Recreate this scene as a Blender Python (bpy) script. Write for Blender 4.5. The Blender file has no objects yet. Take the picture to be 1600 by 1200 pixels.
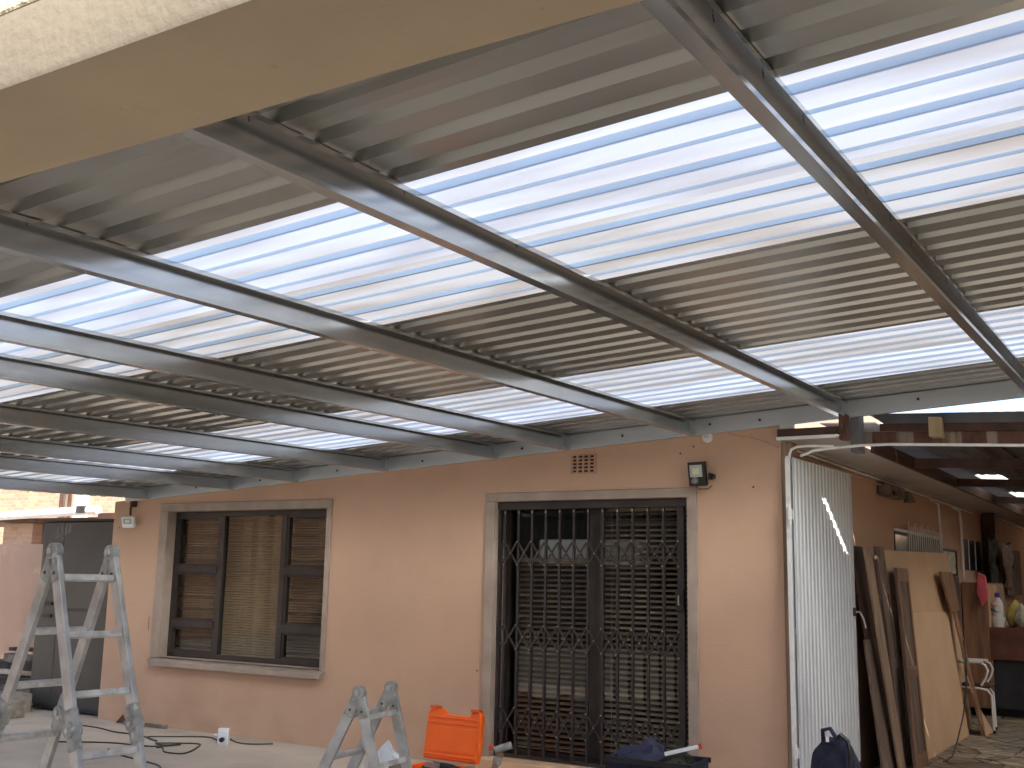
import bpy, bmesh, math, random
from mathutils import Vector, Matrix, noise
random.seed(7)
S = bpy.context.scene
COL = S.collection
PI = math.pi
# ------------------------------------------------------------------ camera
cam_d = bpy.data.cameras.new('camera'); cam = bpy.data.objects.new('camera', cam_d); COL.objects.link(cam)
rt = Vector((0.84982014, 0.5267211, 0.01925147)); up = Vector((0.07602847, -0.15864515, 0.98440408)); fw = Vector((-0.52156055, 0.83510275, 0.17486564))
cam.matrix_world = Matrix(((rt.x, up.x, -fw.x, 0.0), (rt.y, up.y, -fw.y, -8.0), (rt.z, up.z, -fw.z, 1.55256), (0, 0, 0, 1)))
cam_d.sensor_width = 36.0; cam_d.lens = 36.0 * 1713.3556 / 1600.0
cam_d.clip_start = 0.05; cam_d.clip_end = 2000
S.camera = cam
# ------------------------------------------------------------------ light
SUN = Vector((0.62, -0.42, 0.66)).normalized()
world = bpy.data.worlds.new('World'); S.world = world; world.use_nodes = True
wn = world.node_tree; sky = wn.nodes.new('ShaderNodeTexSky'); sky.sky_type = 'NISHITA'; sky.sun_disc = False; sky.dust_density = .3; sky.ozone_density = 1.6
sky.sun_elevation = math.asin(SUN.z); sky.sun_rotation = math.atan2(SUN.x, SUN.y)
wn.links.new(sky.outputs[0], wn.nodes['Background'].inputs[0]); wn.nodes['Background'].inputs[1].default_value = 0.105
sd = bpy.data.lights.new('sun', 'SUN'); sd.energy = 5.0; sd.angle = math.radians(0.5); sd.color = (1, .95, .87)
sun = bpy.data.objects.new('sun', sd); COL.objects.link(sun); sun.rotation_euler = SUN.to_track_quat('Z', 'Y').to_euler()
S.view_settings.view_transform = 'Standard'; S.view_settings.look = 'None'; S.view_settings.gamma = 1
S.view_settings.use_curve_mapping = False; S.view_settings.exposure = 1.6
S.render.engine = 'CYCLES'
S.cycles.max_bounces = 10; S.cycles.diffuse_bounces = 6; S.cycles.transmission_bounces = 8; S.cycles.transparent_max_bounces = 12

# ------------------------------------------------------------------ materials
def lk(nt, a, b): nt.links.new(a, b)
def mat(name, col, rough=.8, metal=0., var=.12, scale=6., bump=0., bscale=60., col2=None, spec=.5, stretch=(1, 1, 1), detail=5, coords='Object', rvar=0.0):
    m = bpy.data.materials.new(name); m.use_nodes = True; nt = m.node_tree; b = nt.nodes['Principled BSDF']
    b.inputs['Roughness'].default_value = rough; b.inputs['Metallic'].default_value = metal
    b.inputs['Specular IOR Level'].default_value = spec
    tc = nt.nodes.new('ShaderNodeTexCoord'); mp = nt.nodes.new('ShaderNodeMapping'); lk(nt, tc.outputs[coords], mp.inputs[0])
    mp.inputs['Scale'].default_value = stretch
    n = nt.nodes.new('ShaderNodeTexNoise'); n.inputs['Scale'].default_value = scale; n.inputs['Detail'].default_value = detail; lk(nt, mp.outputs[0], n.inputs[0])
    r = nt.nodes.new('ShaderNodeValToRGB'); e = r.color_ramp.elements
    c2 = col2 or tuple(max(0, c * (1 - 2.2 * var)) for c in col)
    c1 = tuple(min(1, c * (1 + var)) for c in col)
    e[0].position = .32; e[0].color = (*c2, 1); e[1].position = .68; e[1].color = (*c1, 1)
    lk(nt, n.outputs[0], r.inputs[0]); lk(nt, r.outputs[0], b.inputs['Base Color'])
    if rvar:
        mr = nt.nodes.new('ShaderNodeMapRange'); mr.inputs[3].default_value = rough - rvar; mr.inputs[4].default_value = rough + rvar
        lk(nt, n.outputs[0], mr.inputs[0]); lk(nt, mr.outputs[0], b.inputs['Roughness'])
    if bump:
        n2 = nt.nodes.new('ShaderNodeTexNoise'); n2.inputs['Scale'].default_value = bscale; n2.inputs['Detail'].default_value = 6; lk(nt, mp.outputs[0], n2.inputs[0])
        bp = nt.nodes.new('ShaderNodeBump'); bp.inputs['Strength'].default_value = bump; bp.inputs['Distance'].default_value = .01
        lk(nt, n2.outputs[0], bp.inputs['Height']); lk(nt, bp.outputs[0], b.inputs['Normal'])
    return m
def layer(m, col, scale, lo, hi, amt=1., stretch=(1, 1, 1), zrange=None):
    """mix a second noise-masked stain colour over a material's base colour"""
    nt = m.node_tree; b = nt.nodes['Principled BSDF']; src = b.inputs['Base Color'].links[0].from_socket
    tc = nt.nodes.new('ShaderNodeTexCoord'); mp = nt.nodes.new('ShaderNodeMapping'); lk(nt, tc.outputs['Object'], mp.inputs[0]); mp.inputs['Scale'].default_value = stretch
    n = nt.nodes.new('ShaderNodeTexNoise'); n.inputs['Scale'].default_value = scale; n.inputs['Detail'].default_value = 8; lk(nt, mp.outputs[0], n.inputs[0])
    mr = nt.nodes.new('ShaderNodeMapRange'); mr.inputs[1].default_value = lo; mr.inputs[2].default_value = hi; mr.inputs[4].default_value = amt; lk(nt, n.outputs[0], mr.inputs[0])
    f = mr.outputs[0]
    if zrange:
        sp = nt.nodes.new('ShaderNodeSeparateXYZ'); lk(nt, tc.outputs['Object'], sp.inputs[0])
        m2 = nt.nodes.new('ShaderNodeMapRange'); m2.inputs[1].default_value = zrange[0]; m2.inputs[2].default_value = zrange[1]; m2.inputs[3].default_value = 1; m2.inputs[4].default_value = 0; lk(nt, sp.outputs[2], m2.inputs[0])
        mu = nt.nodes.new('ShaderNodeMath'); mu.operation = 'MULTIPLY'; lk(nt, f, mu.inputs[0]); lk(nt, m2.outputs[0], mu.inputs[1]); f = mu.outputs[0]
    mx = nt.nodes.new('ShaderNodeMix'); mx.data_type = 'RGBA'; lk(nt, f, mx.inputs[0]); lk(nt, src, mx.inputs[6]); mx.inputs[7].default_value = (*col, 1)
    lk(nt, mx.outputs[2], b.inputs['Base Color'])
    return m
M = {}
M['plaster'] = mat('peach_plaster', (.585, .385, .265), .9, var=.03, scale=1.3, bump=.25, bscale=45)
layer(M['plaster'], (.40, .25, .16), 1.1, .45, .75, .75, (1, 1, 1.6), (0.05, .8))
layer(M['plaster'], (.52, .33, .22), 3.5, .56, .8, .5)
layer(M['plaster'], (.2, .13, .09), 34, .70, .76, .35)
M['trim'] = mat('grey_brown_trim_paint', (.385, .305, .245), .75, var=.08, scale=5, bump=.15, bscale=60)
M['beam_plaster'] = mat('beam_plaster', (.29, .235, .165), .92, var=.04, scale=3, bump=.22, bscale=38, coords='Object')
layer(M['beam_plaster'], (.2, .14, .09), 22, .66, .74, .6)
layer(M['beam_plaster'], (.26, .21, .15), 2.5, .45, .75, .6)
M['rough_cement'] = mat('rough_cream_cement', (.6, .52, .34), .95, var=.15, scale=20, bump=.9, bscale=50)
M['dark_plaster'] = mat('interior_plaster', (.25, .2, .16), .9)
M['concrete'] = mat('screed_concrete', (.50, .425, .345), .85, var=.06, scale=1.6, bump=.3, bscale=35)
layer(M['concrete'], (.38, .315, .25), 2.2, .5, .75, .7)
layer(M['concrete'], (.52, .48, .43), 6, .6, .75, .5)
M['ground'] = mat('sandy_paving', (.17, .15, .125), .9, var=.15, scale=.7, bump=.3, bscale=12)
M['galv'] = mat('galvanised_steel', (.56, .585, .59), .22, .93, var=.05, scale=3, bump=.02, bscale=9, detail=3, rvar=.05, stretch=(4, .35, 4))
layer(M['galv'], (.38, .385, .38), 5, .5, .8, .5, (1, .2, 1))
M['galv_flat'] = mat('galvanised_steel_pale', (.56, .60, .62), .42, .6, var=.04, scale=3, bump=.02, bscale=9, rvar=.05, stretch=(.4, 3, 3))
M['zinc'] = mat('zinc_alloy_sheet', (.37, .375, .36), .30, .76, var=.07, scale=3, bump=.04, bscale=18, stretch=(.25, 1.5, 1), rvar=.08)
M['alu'] = mat('worn_aluminium', (.44, .44, .43), .45, .62, var=.14, scale=9, bump=.1, bscale=40, rvar=.12)
layer(M['alu'], (.35, .33, .30), 12, .5, .68, .8)
M['alu_rung'] = mat('paint_spattered_aluminium', (.54, .53, .50), .55, .4, var=.14, scale=14)
layer(M['alu_rung'], (.36, .33, .29), 18, .52, .66, .8)
M['plastic_grey'] = mat('grey_hinge_plastic', (.27, .27, .25), .6, var=.2, scale=14)
layer(M['plastic_grey'], (.52, .5, .46), 25, .6, .7, .7)
M['steel_dark'] = mat('dark_brown_painted_steel', (.045, .034, .032), .4, .1, var=.15, scale=12)
M['rivet'] = mat('bare_rivet', (.45, .42, .4), .35, .8)
M['frame_brown'] = mat('bronze_window_frame', (.045, .035, .030), .45, .25, var=.15)
M['blind'] = mat('brown_blind_slat', (.38, .26, .18), .5, var=.12, scale=4)
M['blind_light'] = mat('beige_blind_slat', (.58, .42, .29), .5, var=.12, scale=4)
M['fabric'] = mat('beige_curtain', (.62, .47, .33), .95, var=.2, scale=8)
M['white'] = mat('white_paint', (.78, .78, .76), .5, var=.04, scale=8)
layer(M['white'], (.5, .48, .44), 9, .58, .75, .6)
M['gate_white'] = mat('white_sheet_paint', (.60, .615, .625), .45, .0, var=.03, scale=3)
layer(M['gate_white'], (.45, .43, .40), 3, .52, .8, .6, (3, 3, .5))
M['white_pl'] = mat('white_plastic', (.75, .76, .76), .35, var=.02)
M['black_pl'] = mat('black_plastic', (.012, .012, .013), .38, var=.1)
M['cable'] = mat('dark_cable', (.035, .03, .025), .6)
M['navy'] = mat('navy_fabric', (.012, .014, .034), .9, var=.3, scale=20, bump=.4, bscale=200)
M['navy2'] = mat('navy_shell', (.018, .02, .055), .7, var=.2, scale=10)
M['orange'] = mat('orange_plastic', (.88, .13, .004), .36, var=.03, bump=.08, bscale=70)
M['orange2'] = mat('red_orange_plastic', (.75, .10, .012), .4)
M['terracotta'] = mat('terracotta', (.52, .31, .20), .85, var=.12, scale=20)
M['cap'] = mat('white_cap', (.74, .74, .72), .4, var=.03)
M['soffit'] = mat('fibre_cement_board', (.50, .46, .42), .85, var=.05, scale=2)
layer(M['soffit'], (.38, .34, .30), 3, .5, .75, .5)
M['wood_dark'] = mat('dark_stained_timber', (.085, .036, .020), .6, var=.25, scale=5, stretch=(1, .2, 1), bump=.2, bscale=40)
M['wood_red'] = mat('weathered_red_timber', (.14, .062, .038), .7, var=.25, scale=4, bump=.2, bscale=40, stretch=(2.5, 1, 1))
layer(M['wood_red'], (.30, .25, .19), 2.4, .56, .62, .8, (2.6, .2, .2))
M['wood_pale'] = mat('raw_pine', (.42, .33, .19), .75, var=.15, scale=7, stretch=(1, 1, .2))
M['wood_mid'] = mat('brown_veneer', (.26, .135, .075), .5, var=.18, scale=5, stretch=(4, 4, .4), bump=.1, bscale=40)
M['wood_worn'] = mat('worn_brown_board', (.36, .245, .16), .7, var=.2, scale=5, stretch=(3, 3, .4))
M['wood_grey'] = mat('dusty_brown_board', (.18, .125, .09), .8, var=.2, scale=5, stretch=(3, 3, .4))
M['hardboard'] = mat('tan_hardboard', (.62, .41, .245), .75, var=.05, scale=1.5)
M['hardboard2'] = mat('tan_hardboard_paler', (.66, .44, .27), .75, var=.05, scale=1.5)
M['zinc_old'] = mat('old_grey_roof_sheet', (.17, .17, .175), .6, .3, var=.15, scale=3)
M['flash'] = mat('grey_flashing', (.12, .12, .13), .5, .5, var=.08)
M['stone'] = [mat('paving_stone_' + n, c, .55, var=.25, scale=9, bump=.25, bscale=50) for n, c in
              (('cream', (.42, .35, .25)), ('grey', (.26, .235, .20)), ('brown', (.23, .16, .105)), ('sand', (.36, .28, .185)))]
M['mortar'] = mat('mortar', (.16, .135, .11), .95, var=.2, scale=30)
M['cabinet'] = mat('grey_metal_cabinet', (.085, .083, .072), .5, .2, var=.07, scale=2)
M['red_cloth'] = mat('red_table_cover', (.15, .05, .035), .5, var=.2, scale=5)
M['dark_cloth'] = mat('charcoal_panel', (.03, .032, .036), .7, var=.15)
M['bottle'] = mat('white_bottle', (.72, .70, .68), .3, var=.02)
M['purple'] = mat('purple_cap', (.09, .05, .28), .35)
M['pink'] = mat('pink_plastic', (.75, .13, .17), .4)
M['yellow'] = mat('yellow_bag', (.55, .43, .12), .45, var=.2, scale=12, bump=.5, bscale=18)
M['pale_bag'] = mat('pale_bag', (.52, .52, .42), .45, var=.2, scale=12, bump=.5, bscale=18)
M['green'] = mat('green_plastic', (.02, .16, .06), .4)
M['bagwhite'] = mat('white_plastic_bag', (.72, .74, .76), .35, var=.12, scale=8, bump=.8, bscale=14)
M['frond'] = mat('palm_frond', (.07, .085, .03), .6, var=.4, scale=5)
M['bark'] = mat('palm_bark', (.12, .09, .06), .95, var=.3, scale=12, bump=.8, bscale=20)
M['junk'] = mat('old_timber_offcut', (.22, .18, .145), .85, var=.25, scale=6)
M['junk_dark'] = mat('dark_scrap', (.055, .045, .04), .8, var=.25, scale=6)
M['stoneblk'] = mat('concrete_block', (.33, .29, .24), .9, var=.15, scale=14, bump=.4)
M['khaki'] = mat('dark_khaki_cloth', (.035, .036, .026), .95, var=.3, scale=14, bump=.5, bscale=30)
M['red_pl'] = mat('red_plastic', (.6, .05, .03), .4)
M['teal'] = mat('teal_metal', (.12, .2, .2), .5, .3)
M['led'] = mat('floodlight_glass', (.42, .47, .42), .15, .2, var=.05)
M['led2'] = mat('led_plate', (.62, .62, .40), .3, .0, var=.05)
M['roof_tile'] = mat('neighbour_roof', (.25, .13, .09), .8, var=.2, scale=6)

def glass(name, tint, rough=.03, trans=.75):
    m = bpy.data.materials.new(name); m.use_nodes = True; nt = m.node_tree; nt.nodes.clear()
    o = nt.nodes.new('ShaderNodeOutputMaterial'); t = nt.nodes.new('ShaderNodeBsdfTransparent'); t.inputs[0].default_value = (*tint, 1)
    g = nt.nodes.new('ShaderNodeBsdfGlossy'); g.inputs['Roughness'].default_value = rough
    f = nt.nodes.new('ShaderNodeFresnel'); f.inputs[0].default_value = 1.5
    mx = nt.nodes.new('ShaderNodeMixShader'); ge = nt.nodes.new('ShaderNodeNewGeometry'); iv = nt.nodes.new('ShaderNodeMath'); iv.operation = 'SUBTRACT'; iv.inputs[0].default_value = 1; lk(nt, ge.outputs['Backfacing'], iv.inputs[1]); mu = nt.nodes.new('ShaderNodeMath'); mu.operation = 'MULTIPLY'; lk(nt, f.outputs[0], mu.inputs[0]); lk(nt, iv.outputs[0], mu.inputs[1]); lk(nt, mu.outputs[0], mx.inputs[0]); lk(nt, t.outputs[0], mx.inputs[1]); lk(nt, g.outputs[0], mx.inputs[2]); lk(nt, mx.outputs[0], o.inputs[0])
    return m
M['glass'] = glass('window_glass', (.88, .9, .88))
def poly_sheet(name, col, k_trans=.62, k_clear=.10):
    m = bpy.data.materials.new(name); m.use_nodes = True; nt = m.node_tree; nt.nodes.clear()
    o = nt.nodes.new('ShaderNodeOutputMaterial')
    tc = nt.nodes.new('ShaderNodeTexCoord'); mp = nt.nodes.new('ShaderNodeMapping'); mp.inputs['Scale'].default_value = (.5, 2.2, 1); lk(nt, tc.outputs['Object'], mp.inputs[0])
    n = nt.nodes.new('ShaderNodeTexNoise'); n.inputs['Scale'].default_value = 2.2; n.inputs['Detail'].default_value = 7; lk(nt, mp.outputs[0], n.inputs[0])
    r = nt.nodes.new('ShaderNodeValToRGB'); e = r.color_ramp.elements; e[0].position = .38; e[0].color = (col[0] * .70, col[1] * .62, col[2] * .54, 1); e[1].position = .60; e[1].color = (*col, 1)
    lk(nt, n.outputs[0], r.inputs[0])
    tl = nt.nodes.new('ShaderNodeBsdfTranslucent'); df = nt.nodes.new('ShaderNodeBsdfDiffuse'); tr = nt.nodes.new('ShaderNodeBsdfRefraction'); gl = nt.nodes.new('ShaderNodeBsdfGlossy'); gl.inputs['Roughness'].default_value = .25
    lk(nt, r.outputs[0], tl.inputs[0]); df.inputs[0].default_value = (.62, .66, .7, 1); tr.inputs[0].default_value = (.90, .93, .96, 1); tr.inputs['Roughness'].default_value = .62; tr.inputs['IOR'].default_value = 1.28
    a = nt.nodes.new('ShaderNodeMixShader'); a.inputs[0].default_value = k_trans; lk(nt, df.outputs[0], a.inputs[1]); lk(nt, tl.outputs[0], a.inputs[2])
    b = nt.nodes.new('ShaderNodeMixShader'); b.inputs[0].default_value = k_clear; lk(nt, a.outputs[0], b.inputs[1]); lk(nt, tr.outputs[0], b.inputs[2])
    c = nt.nodes.new('ShaderNodeMixShader'); c.inputs[0].default_value = .05; lk(nt, b.outputs[0], c.inputs[1]); lk(nt, gl.outputs[0], c.inputs[2])
    lk(nt, c.outputs[0], o.inputs[0])
    return m
M['poly'] = poly_sheet('translucent_polycarbonate', (.50, .50, .52), .66, .34)
M['poly2'] = poly_sheet('translucent_polycarbonate_dusty', (.52, .52, .54), .66, .32)
M['poly3'] = poly_sheet('old_skylight_sheet', (.95, .93, .85), .7, .05)
def brick_mat(name, c1, c2, mortar, scale):
    m = bpy.data.materials.new(name); m.use_nodes = True; nt = m.node_tree; b = nt.nodes['Principled BSDF']; b.inputs['Roughness'].default_value = .9
    tc = nt.nodes.new('ShaderNodeTexCoord'); mp = nt.nodes.new('ShaderNodeMapping'); mp.inputs['Rotation'].default_value = (PI / 2, 0, 0); lk(nt, tc.outputs['Object'], mp.inputs[0])
    t = nt.nodes.new('ShaderNodeTexBrick'); t.inputs['Color1'].default_value = (*c1, 1); t.inputs['Color2'].default_value = (*c2, 1); t.inputs['Mortar'].default_value = (*mortar, 1)
    t.inputs['Scale'].default_value = scale; t.inputs['Mortar Size'].default_value = .014; t.inputs['Brick Width'].default_value = .5; t.inputs['Row Height'].default_value = .18
    lk(nt, mp.outputs[0], t.inputs[0]); lk(nt, t.outputs[0], b.inputs['Base Color'])
    bp = nt.nodes.new('ShaderNodeBump'); bp.inputs['Distance'].default_value = .01; lk(nt, t.outputs[1], bp.inputs['Height']); bp.invert = True; lk(nt, bp.outputs[0], b.inputs['Normal'])
    return m
M['brick'] = brick_mat('orange_face_brick', (.46, .25, .15), (.52, .33, .21), (.5, .44, .36), 2.1)

# ------------------------------------------------------------------ mesh helpers
class MB:
    def __init__(s): s.v = []; s.f = []; s.sm = []
    def add(s, vs, fs, smooth=False):
        o = len(s.v); s.v += [tuple(v) for v in vs]; s.f += [tuple(i + o for i in f) for f in fs]; s.sm += [smooth] * len(fs); return s
    def box(s, x0, x1, y0, y1, z0, z1):
        return s.add([(x0, y0, z0), (x1, y0, z0), (x1, y1, z0), (x0, y1, z0), (x0, y0, z1), (x1, y0, z1), (x1, y1, z1), (x0, y1, z1)],
                     [(0, 3, 2, 1), (4, 5, 6, 7), (0, 1, 5, 4), (1, 2, 6, 5), (2, 3, 7, 6), (3, 0, 4, 7)])
    def bar(s, a, b, w, h, upv=(0, 0, 1), c=None):
        a = Vector(a); b = Vector(b); d = (b - a).normalized(); u = Vector(upv); sd_ = d.cross(u).normalized(); u = sd_.cross(d).normalized()
        vs = []
        for p in (a, b):
            for i, j in ((-1, -1), (1, -1), (1, 1), (-1, 1)): vs.append(p + sd_ * (w / 2 * i) + u * (h / 2 * j))
        return s.add(vs, [(0, 1, 2, 3), (7, 6, 5, 4), (0, 4, 5, 1), (1, 5, 6, 2), (2, 6, 7, 3), (3, 7, 4, 0)])
    def tube(s, pts, r, n=8, cap=True):
        pts = [Vector(p) for p in pts]; rings = []
        rs = r if isinstance(r, (list, tuple)) else [r] * len(pts)
        pu = None
        for i, p in enumerate(pts):
            d = (pts[min(i + 1, len(pts) - 1)] - pts[max(i - 1, 0)]).normalized()
            u = pu if pu is not None else (Vector((0, 0, 1)) if abs(d.z) < .9 else Vector((1, 0, 0)))
            sd_ = d.cross(u).normalized(); u = sd_.cross(d).normalized(); pu = u
            rings.append([p + (sd_ * math.cos(t) + u * math.sin(t)) * rs[i] for t in [2 * PI * k / n for k in range(n)]])
        vs = [v for rg in rings for v in rg]; fs = []
        for i in range(len(pts) - 1):
            for k in range(n): fs.append((i * n + k, i * n + (k + 1) % n, (i + 1) * n + (k + 1) % n, (i + 1) * n + k))
        if cap: fs += [tuple(reversed(range(n))), tuple(range((len(pts) - 1) * n, len(pts) * n))]
        return s.add(vs, fs, True)
    def lathe(s, prof, c, n=20, axis='z'):
        vs = []; fs = []
        for r, h in prof:
            for k in range(n):
                t = 2 * PI * k / n; a, b = r * math.cos(t), r * math.sin(t)
                vs.append((c[0] + a, c[1] + b, c[2] + h) if axis == 'z' else ((c[0] + a, c[1] + h, c[2] + b) if axis == 'y' else (c[0] + h, c[1] + a, c[2] + b)))
        for i in range(len(prof) - 1):
            for k in range(n): fs.append((i * n + k, i * n + (k + 1) % n, (i + 1) * n + (k + 1) % n, (i + 1) * n + k))
        return s.add(vs, fs, True)
    def prism(s, poly, fn0, fn1):
        n = len(poly); vs = [fn0(p) for p in poly] + [fn1(p) for p in poly]
        fs = [tuple(reversed(range(n))), tuple(range(n, 2 * n))] + [(i, (i + 1) % n, n + (i + 1) % n, n + i) for i in range(n)]
        return s.add(vs, fs)
WL = {}
def wl(o): return WL.get(o.name, Vector((0, 0, 0)))
def build(name, mb, material, parent=None, loc=None, bevel=0, label=None, kind=None, mats=None):
    me = bpy.data.meshes.new(name); p = Vector(loc) if loc is not None else (wl(parent) if parent else Vector((0, 0, 0)))
    me.from_pydata([tuple(Vector(v) - p) for v in mb.v], [], mb.f); me.polygons.foreach_set('use_smooth', mb.sm); me.materials.append(material)
    bm = bmesh.new(); bm.from_mesh(me); bmesh.ops.recalc_face_normals(bm, faces=bm.faces); bm.to_mesh(me); bm.free()
    me.update()
    if any(mb.sm) and not all(mb.sm) or any(mb.sm):
        try: me.set_sharp_from_angle(angle=math.radians(40))
        except Exception: pass
    o = bpy.data.objects.new(name, me); COL.objects.link(o); WL[o.name] = p.copy()
    if parent: o.parent = parent; o.location = p - wl(parent)
    else: o.location = p
    if bevel:
        b = o.modifiers.new('bevel', 'BEVEL'); b.width = bevel; b.segments = 2; b.limit_method = 'ANGLE'; b.angle_limit = math.radians(50)
    if label: o['label'] = label
    if kind: o['kind'] = kind
    return o
def tag(o, label, cat, group=None):
    o['label'] = label; o['category'] = cat
    if group: o['group'] = group
    return o
def thing(name, loc, label, cat, group=None):
    e = bpy.data.objects.new(name, None); e.empty_display_size = .1; COL.objects.link(e); e.location = loc; WL[e.name] = Vector(loc)
    return tag(e, label, cat, group)
def inst(src, parent, loc, name=None, rot=None):
    o = src.copy(); COL.objects.link(o); o.parent = parent; o.location = Vector(loc) - wl(parent); WL[o.name] = Vector(loc)
    if rot: o.rotation_euler = rot
    return o
def mesh_inst(name, me, parent, loc):
    o = bpy.data.objects.new(name, me); COL.objects.link(o); o.parent = parent; o.location = Vector(loc) - wl(parent); WL[o.name] = Vector(loc); return o
def holes(x0, x1, y0, y1, z0, top, ops):
    """wall from y0 (front) to y1 with rectangular openings and a sloping top z = top(x)"""
    xs = sorted({x0, x1} | {o[0] for o in ops} | {o[1] for o in ops}); mb = MB()
    for a, b in zip(xs, xs[1:]):
        zs = [(z0, None)]; cuts = [o for o in ops if o[0] <= a + 1e-6 and o[1] >= b - 1e-6]
        segs = []; z = z0
        for o in cuts: segs.append((z, o[2], False)); z = o[3]
        segs.append((z, None, True))
        for lo, hi, last in segs:
            ta, tb = (top(a), top(b)) if last else (hi, hi)
            if not last and hi - lo < 1e-4: continue
            mb.add([(a, y0, lo), (b, y0, lo), (b, y0, tb), (a, y0, ta)], [(0, 1, 2, 3)])
            mb.add([(a, y1, lo), (b, y1, lo), (b, y1, tb), (a, y1, ta)], [(3, 2, 1, 0)])
            if last: mb.add([(a, y0, ta), (b, y0, tb), (b, y1, tb), (a, y1, ta)], [(0, 1, 2, 3)])
    for o in ops:
        a, b, lo, hi = o
        mb.add([(a, y0, lo), (a, y1, lo), (a, y1, hi), (a, y0, hi)], [(0, 1, 2, 3)]); mb.add([(b, y0, lo), (b, y1, lo), (b, y1, hi), (b, y0, hi)], [(3, 2, 1, 0)])
        mb.add([(a, y0, lo), (b, y0, lo), (b, y1, lo), (a, y1, lo)], [(0, 1, 2, 3)]); mb.add([(a, y0, hi), (b, y0, hi), (b, y1, hi), (a, y1, hi)], [(3, 2, 1, 0)])
    for x in (x0, x1): mb.add([(x, y0, z0), (x, y1, z0), (x, y1, top(x)), (x, y0, top(x))], [(0, 1, 2, 3)])
    return mb

# roof plane
RA, RB, RZ, HP = 0.0582108, 0.0144605, 2.873135, 0.13
def rz(x, y, off=0.): return RZ + off + RA * x + RB * y

# ================================================================== setting
g = build('ground', MB().box(-400, 400, -400, 400, -.4, -.03), M['ground'], kind='structure')
fl = build('patio_floor', MB().box(-17, 2.58, -6.45, -.002, -.2, 0), M['concrete'], kind='structure')
fl2 = build('side_ground', MB().box(-30, -10.13, 0.002, 12, -.2, -.004), M['concrete'], kind='structure')
af = build('alley_floor', MB().box(-2.63, 1.7, 0.0, 14, -.2, -.012), M['mortar'], kind='structure')
# crazy paving: jittered polygons, the visible ones are single stones, the rest one mesh
def stones():
    nx, ny, dx, dy = 14, 44, .30, .27; X0, Y0 = -2.58, .05
    jit = {}
    for i in range(nx + 1):
        for j in range(ny + 1):
            jit[i, j] = (X0 + i * dx + random.uniform(-.09, .09) + (.12 if j % 2 else 0), Y0 + j * dy + random.uniform(-.08, .08))
    rest = [MB() for _ in M['stone']]; cnt = 0
    for i in range(nx):
        for j in range(ny):
            q = [jit[i, j], jit[i + 1, j], jit[i + 1, j + 1], jit[i, j + 1]]
            polys = [q]
            if random.random() < .35: polys = [[q[0], q[1], q[2]], [q[0], q[2], q[3]]] if random.random() < .5 else [[q[0], q[1], q[3]], [q[1], q[2], q[3]]]
            elif random.random() < .4:
                m1 = tuple((a + b) / 2 for a, b in zip(q[0], q[1])); m2 = tuple(a * .4 + b * .6 for a, b in zip(q[3], q[2])); polys = [[q[0], m1, m2, q[3]], [m1, q[1], q[2], m2]]
            for pl in polys:
                cx = sum(p[0] for p in pl) / len(pl); cy = sum(p[1] for p in pl) / len(pl)
                sh = []
                for p in pl:
                    L = math.hypot(p[0] - cx, p[1] - cy); k = max(.3, (L - .016) / L); sh.append((cx + (p[0] - cx) * k, cy + (p[1] - cy) * k))
                if any(p[0] < -2.6 for p in sh): sh = [(max(p[0], -2.6), p[1]) for p in sh]
                h = random.uniform(-.001, .004); mi = random.choice((0, 1, 1, 2, 3, 3, 1))
                vis = -2.45 < cx < -.9 and 1.2 < cy < 9.5
                mb = MB() if vis else rest[mi]
                mb.prism(sh, lambda p: (p[0], p[1], -.02), lambda p: (cx + (p[0] - cx) * .97, cy + (p[1] - cy) * .97, h))
                if vis and cnt < 290:
                    build('paving_stone', mb, M['stone'][mi], af, loc=(cx, cy, 0)); cnt += 1
                elif vis: rest[mi].add(mb.v, mb.f)
    for k, r in enumerate(rest):
        if r.f: build('far_paving_stones', r, M['stone'][k], af, kind='stuff')
stones()

# ================================================================== house
house = thing('house', (-6.3, 0, 0), 'peach plastered single storey house behind the new patio roof', 'house')
WIN = (-9.235, -7.035, .69, 2.185); DOR = (-5.136, -3.364, .10, 2.205)
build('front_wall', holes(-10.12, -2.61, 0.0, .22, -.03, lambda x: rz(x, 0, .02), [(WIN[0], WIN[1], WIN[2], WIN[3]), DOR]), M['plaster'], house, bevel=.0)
build('side_wall', holes(-2.61, -2.61, 0, .2, 0, lambda x: 2.6, []) if False else MB().box(-2.83, -2.6105, .2205, 13.5, -.03, 2.60), M['plaster'], house)
build('corner_post', MB().box(-2.6095, -2.535, .003, .16, -.03, 2.66), M['wood_worn'], house, bevel=.006, label='brown door post at the right corner of the house')
build('left_side_wall', MB().box(-10.118, -9.9, .2205, 8, -.03, 2.25), M['plaster'], house)
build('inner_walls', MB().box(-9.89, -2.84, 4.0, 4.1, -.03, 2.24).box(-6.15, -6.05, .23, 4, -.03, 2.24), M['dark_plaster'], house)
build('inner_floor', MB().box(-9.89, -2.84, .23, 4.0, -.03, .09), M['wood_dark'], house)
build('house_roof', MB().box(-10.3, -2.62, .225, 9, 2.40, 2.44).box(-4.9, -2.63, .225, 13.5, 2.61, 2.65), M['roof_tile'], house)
build('ceiling', MB().box(-9.89, -2.84, .23, 4.0, 2.25, 2.30), M['dark_plaster'], house)
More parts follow.
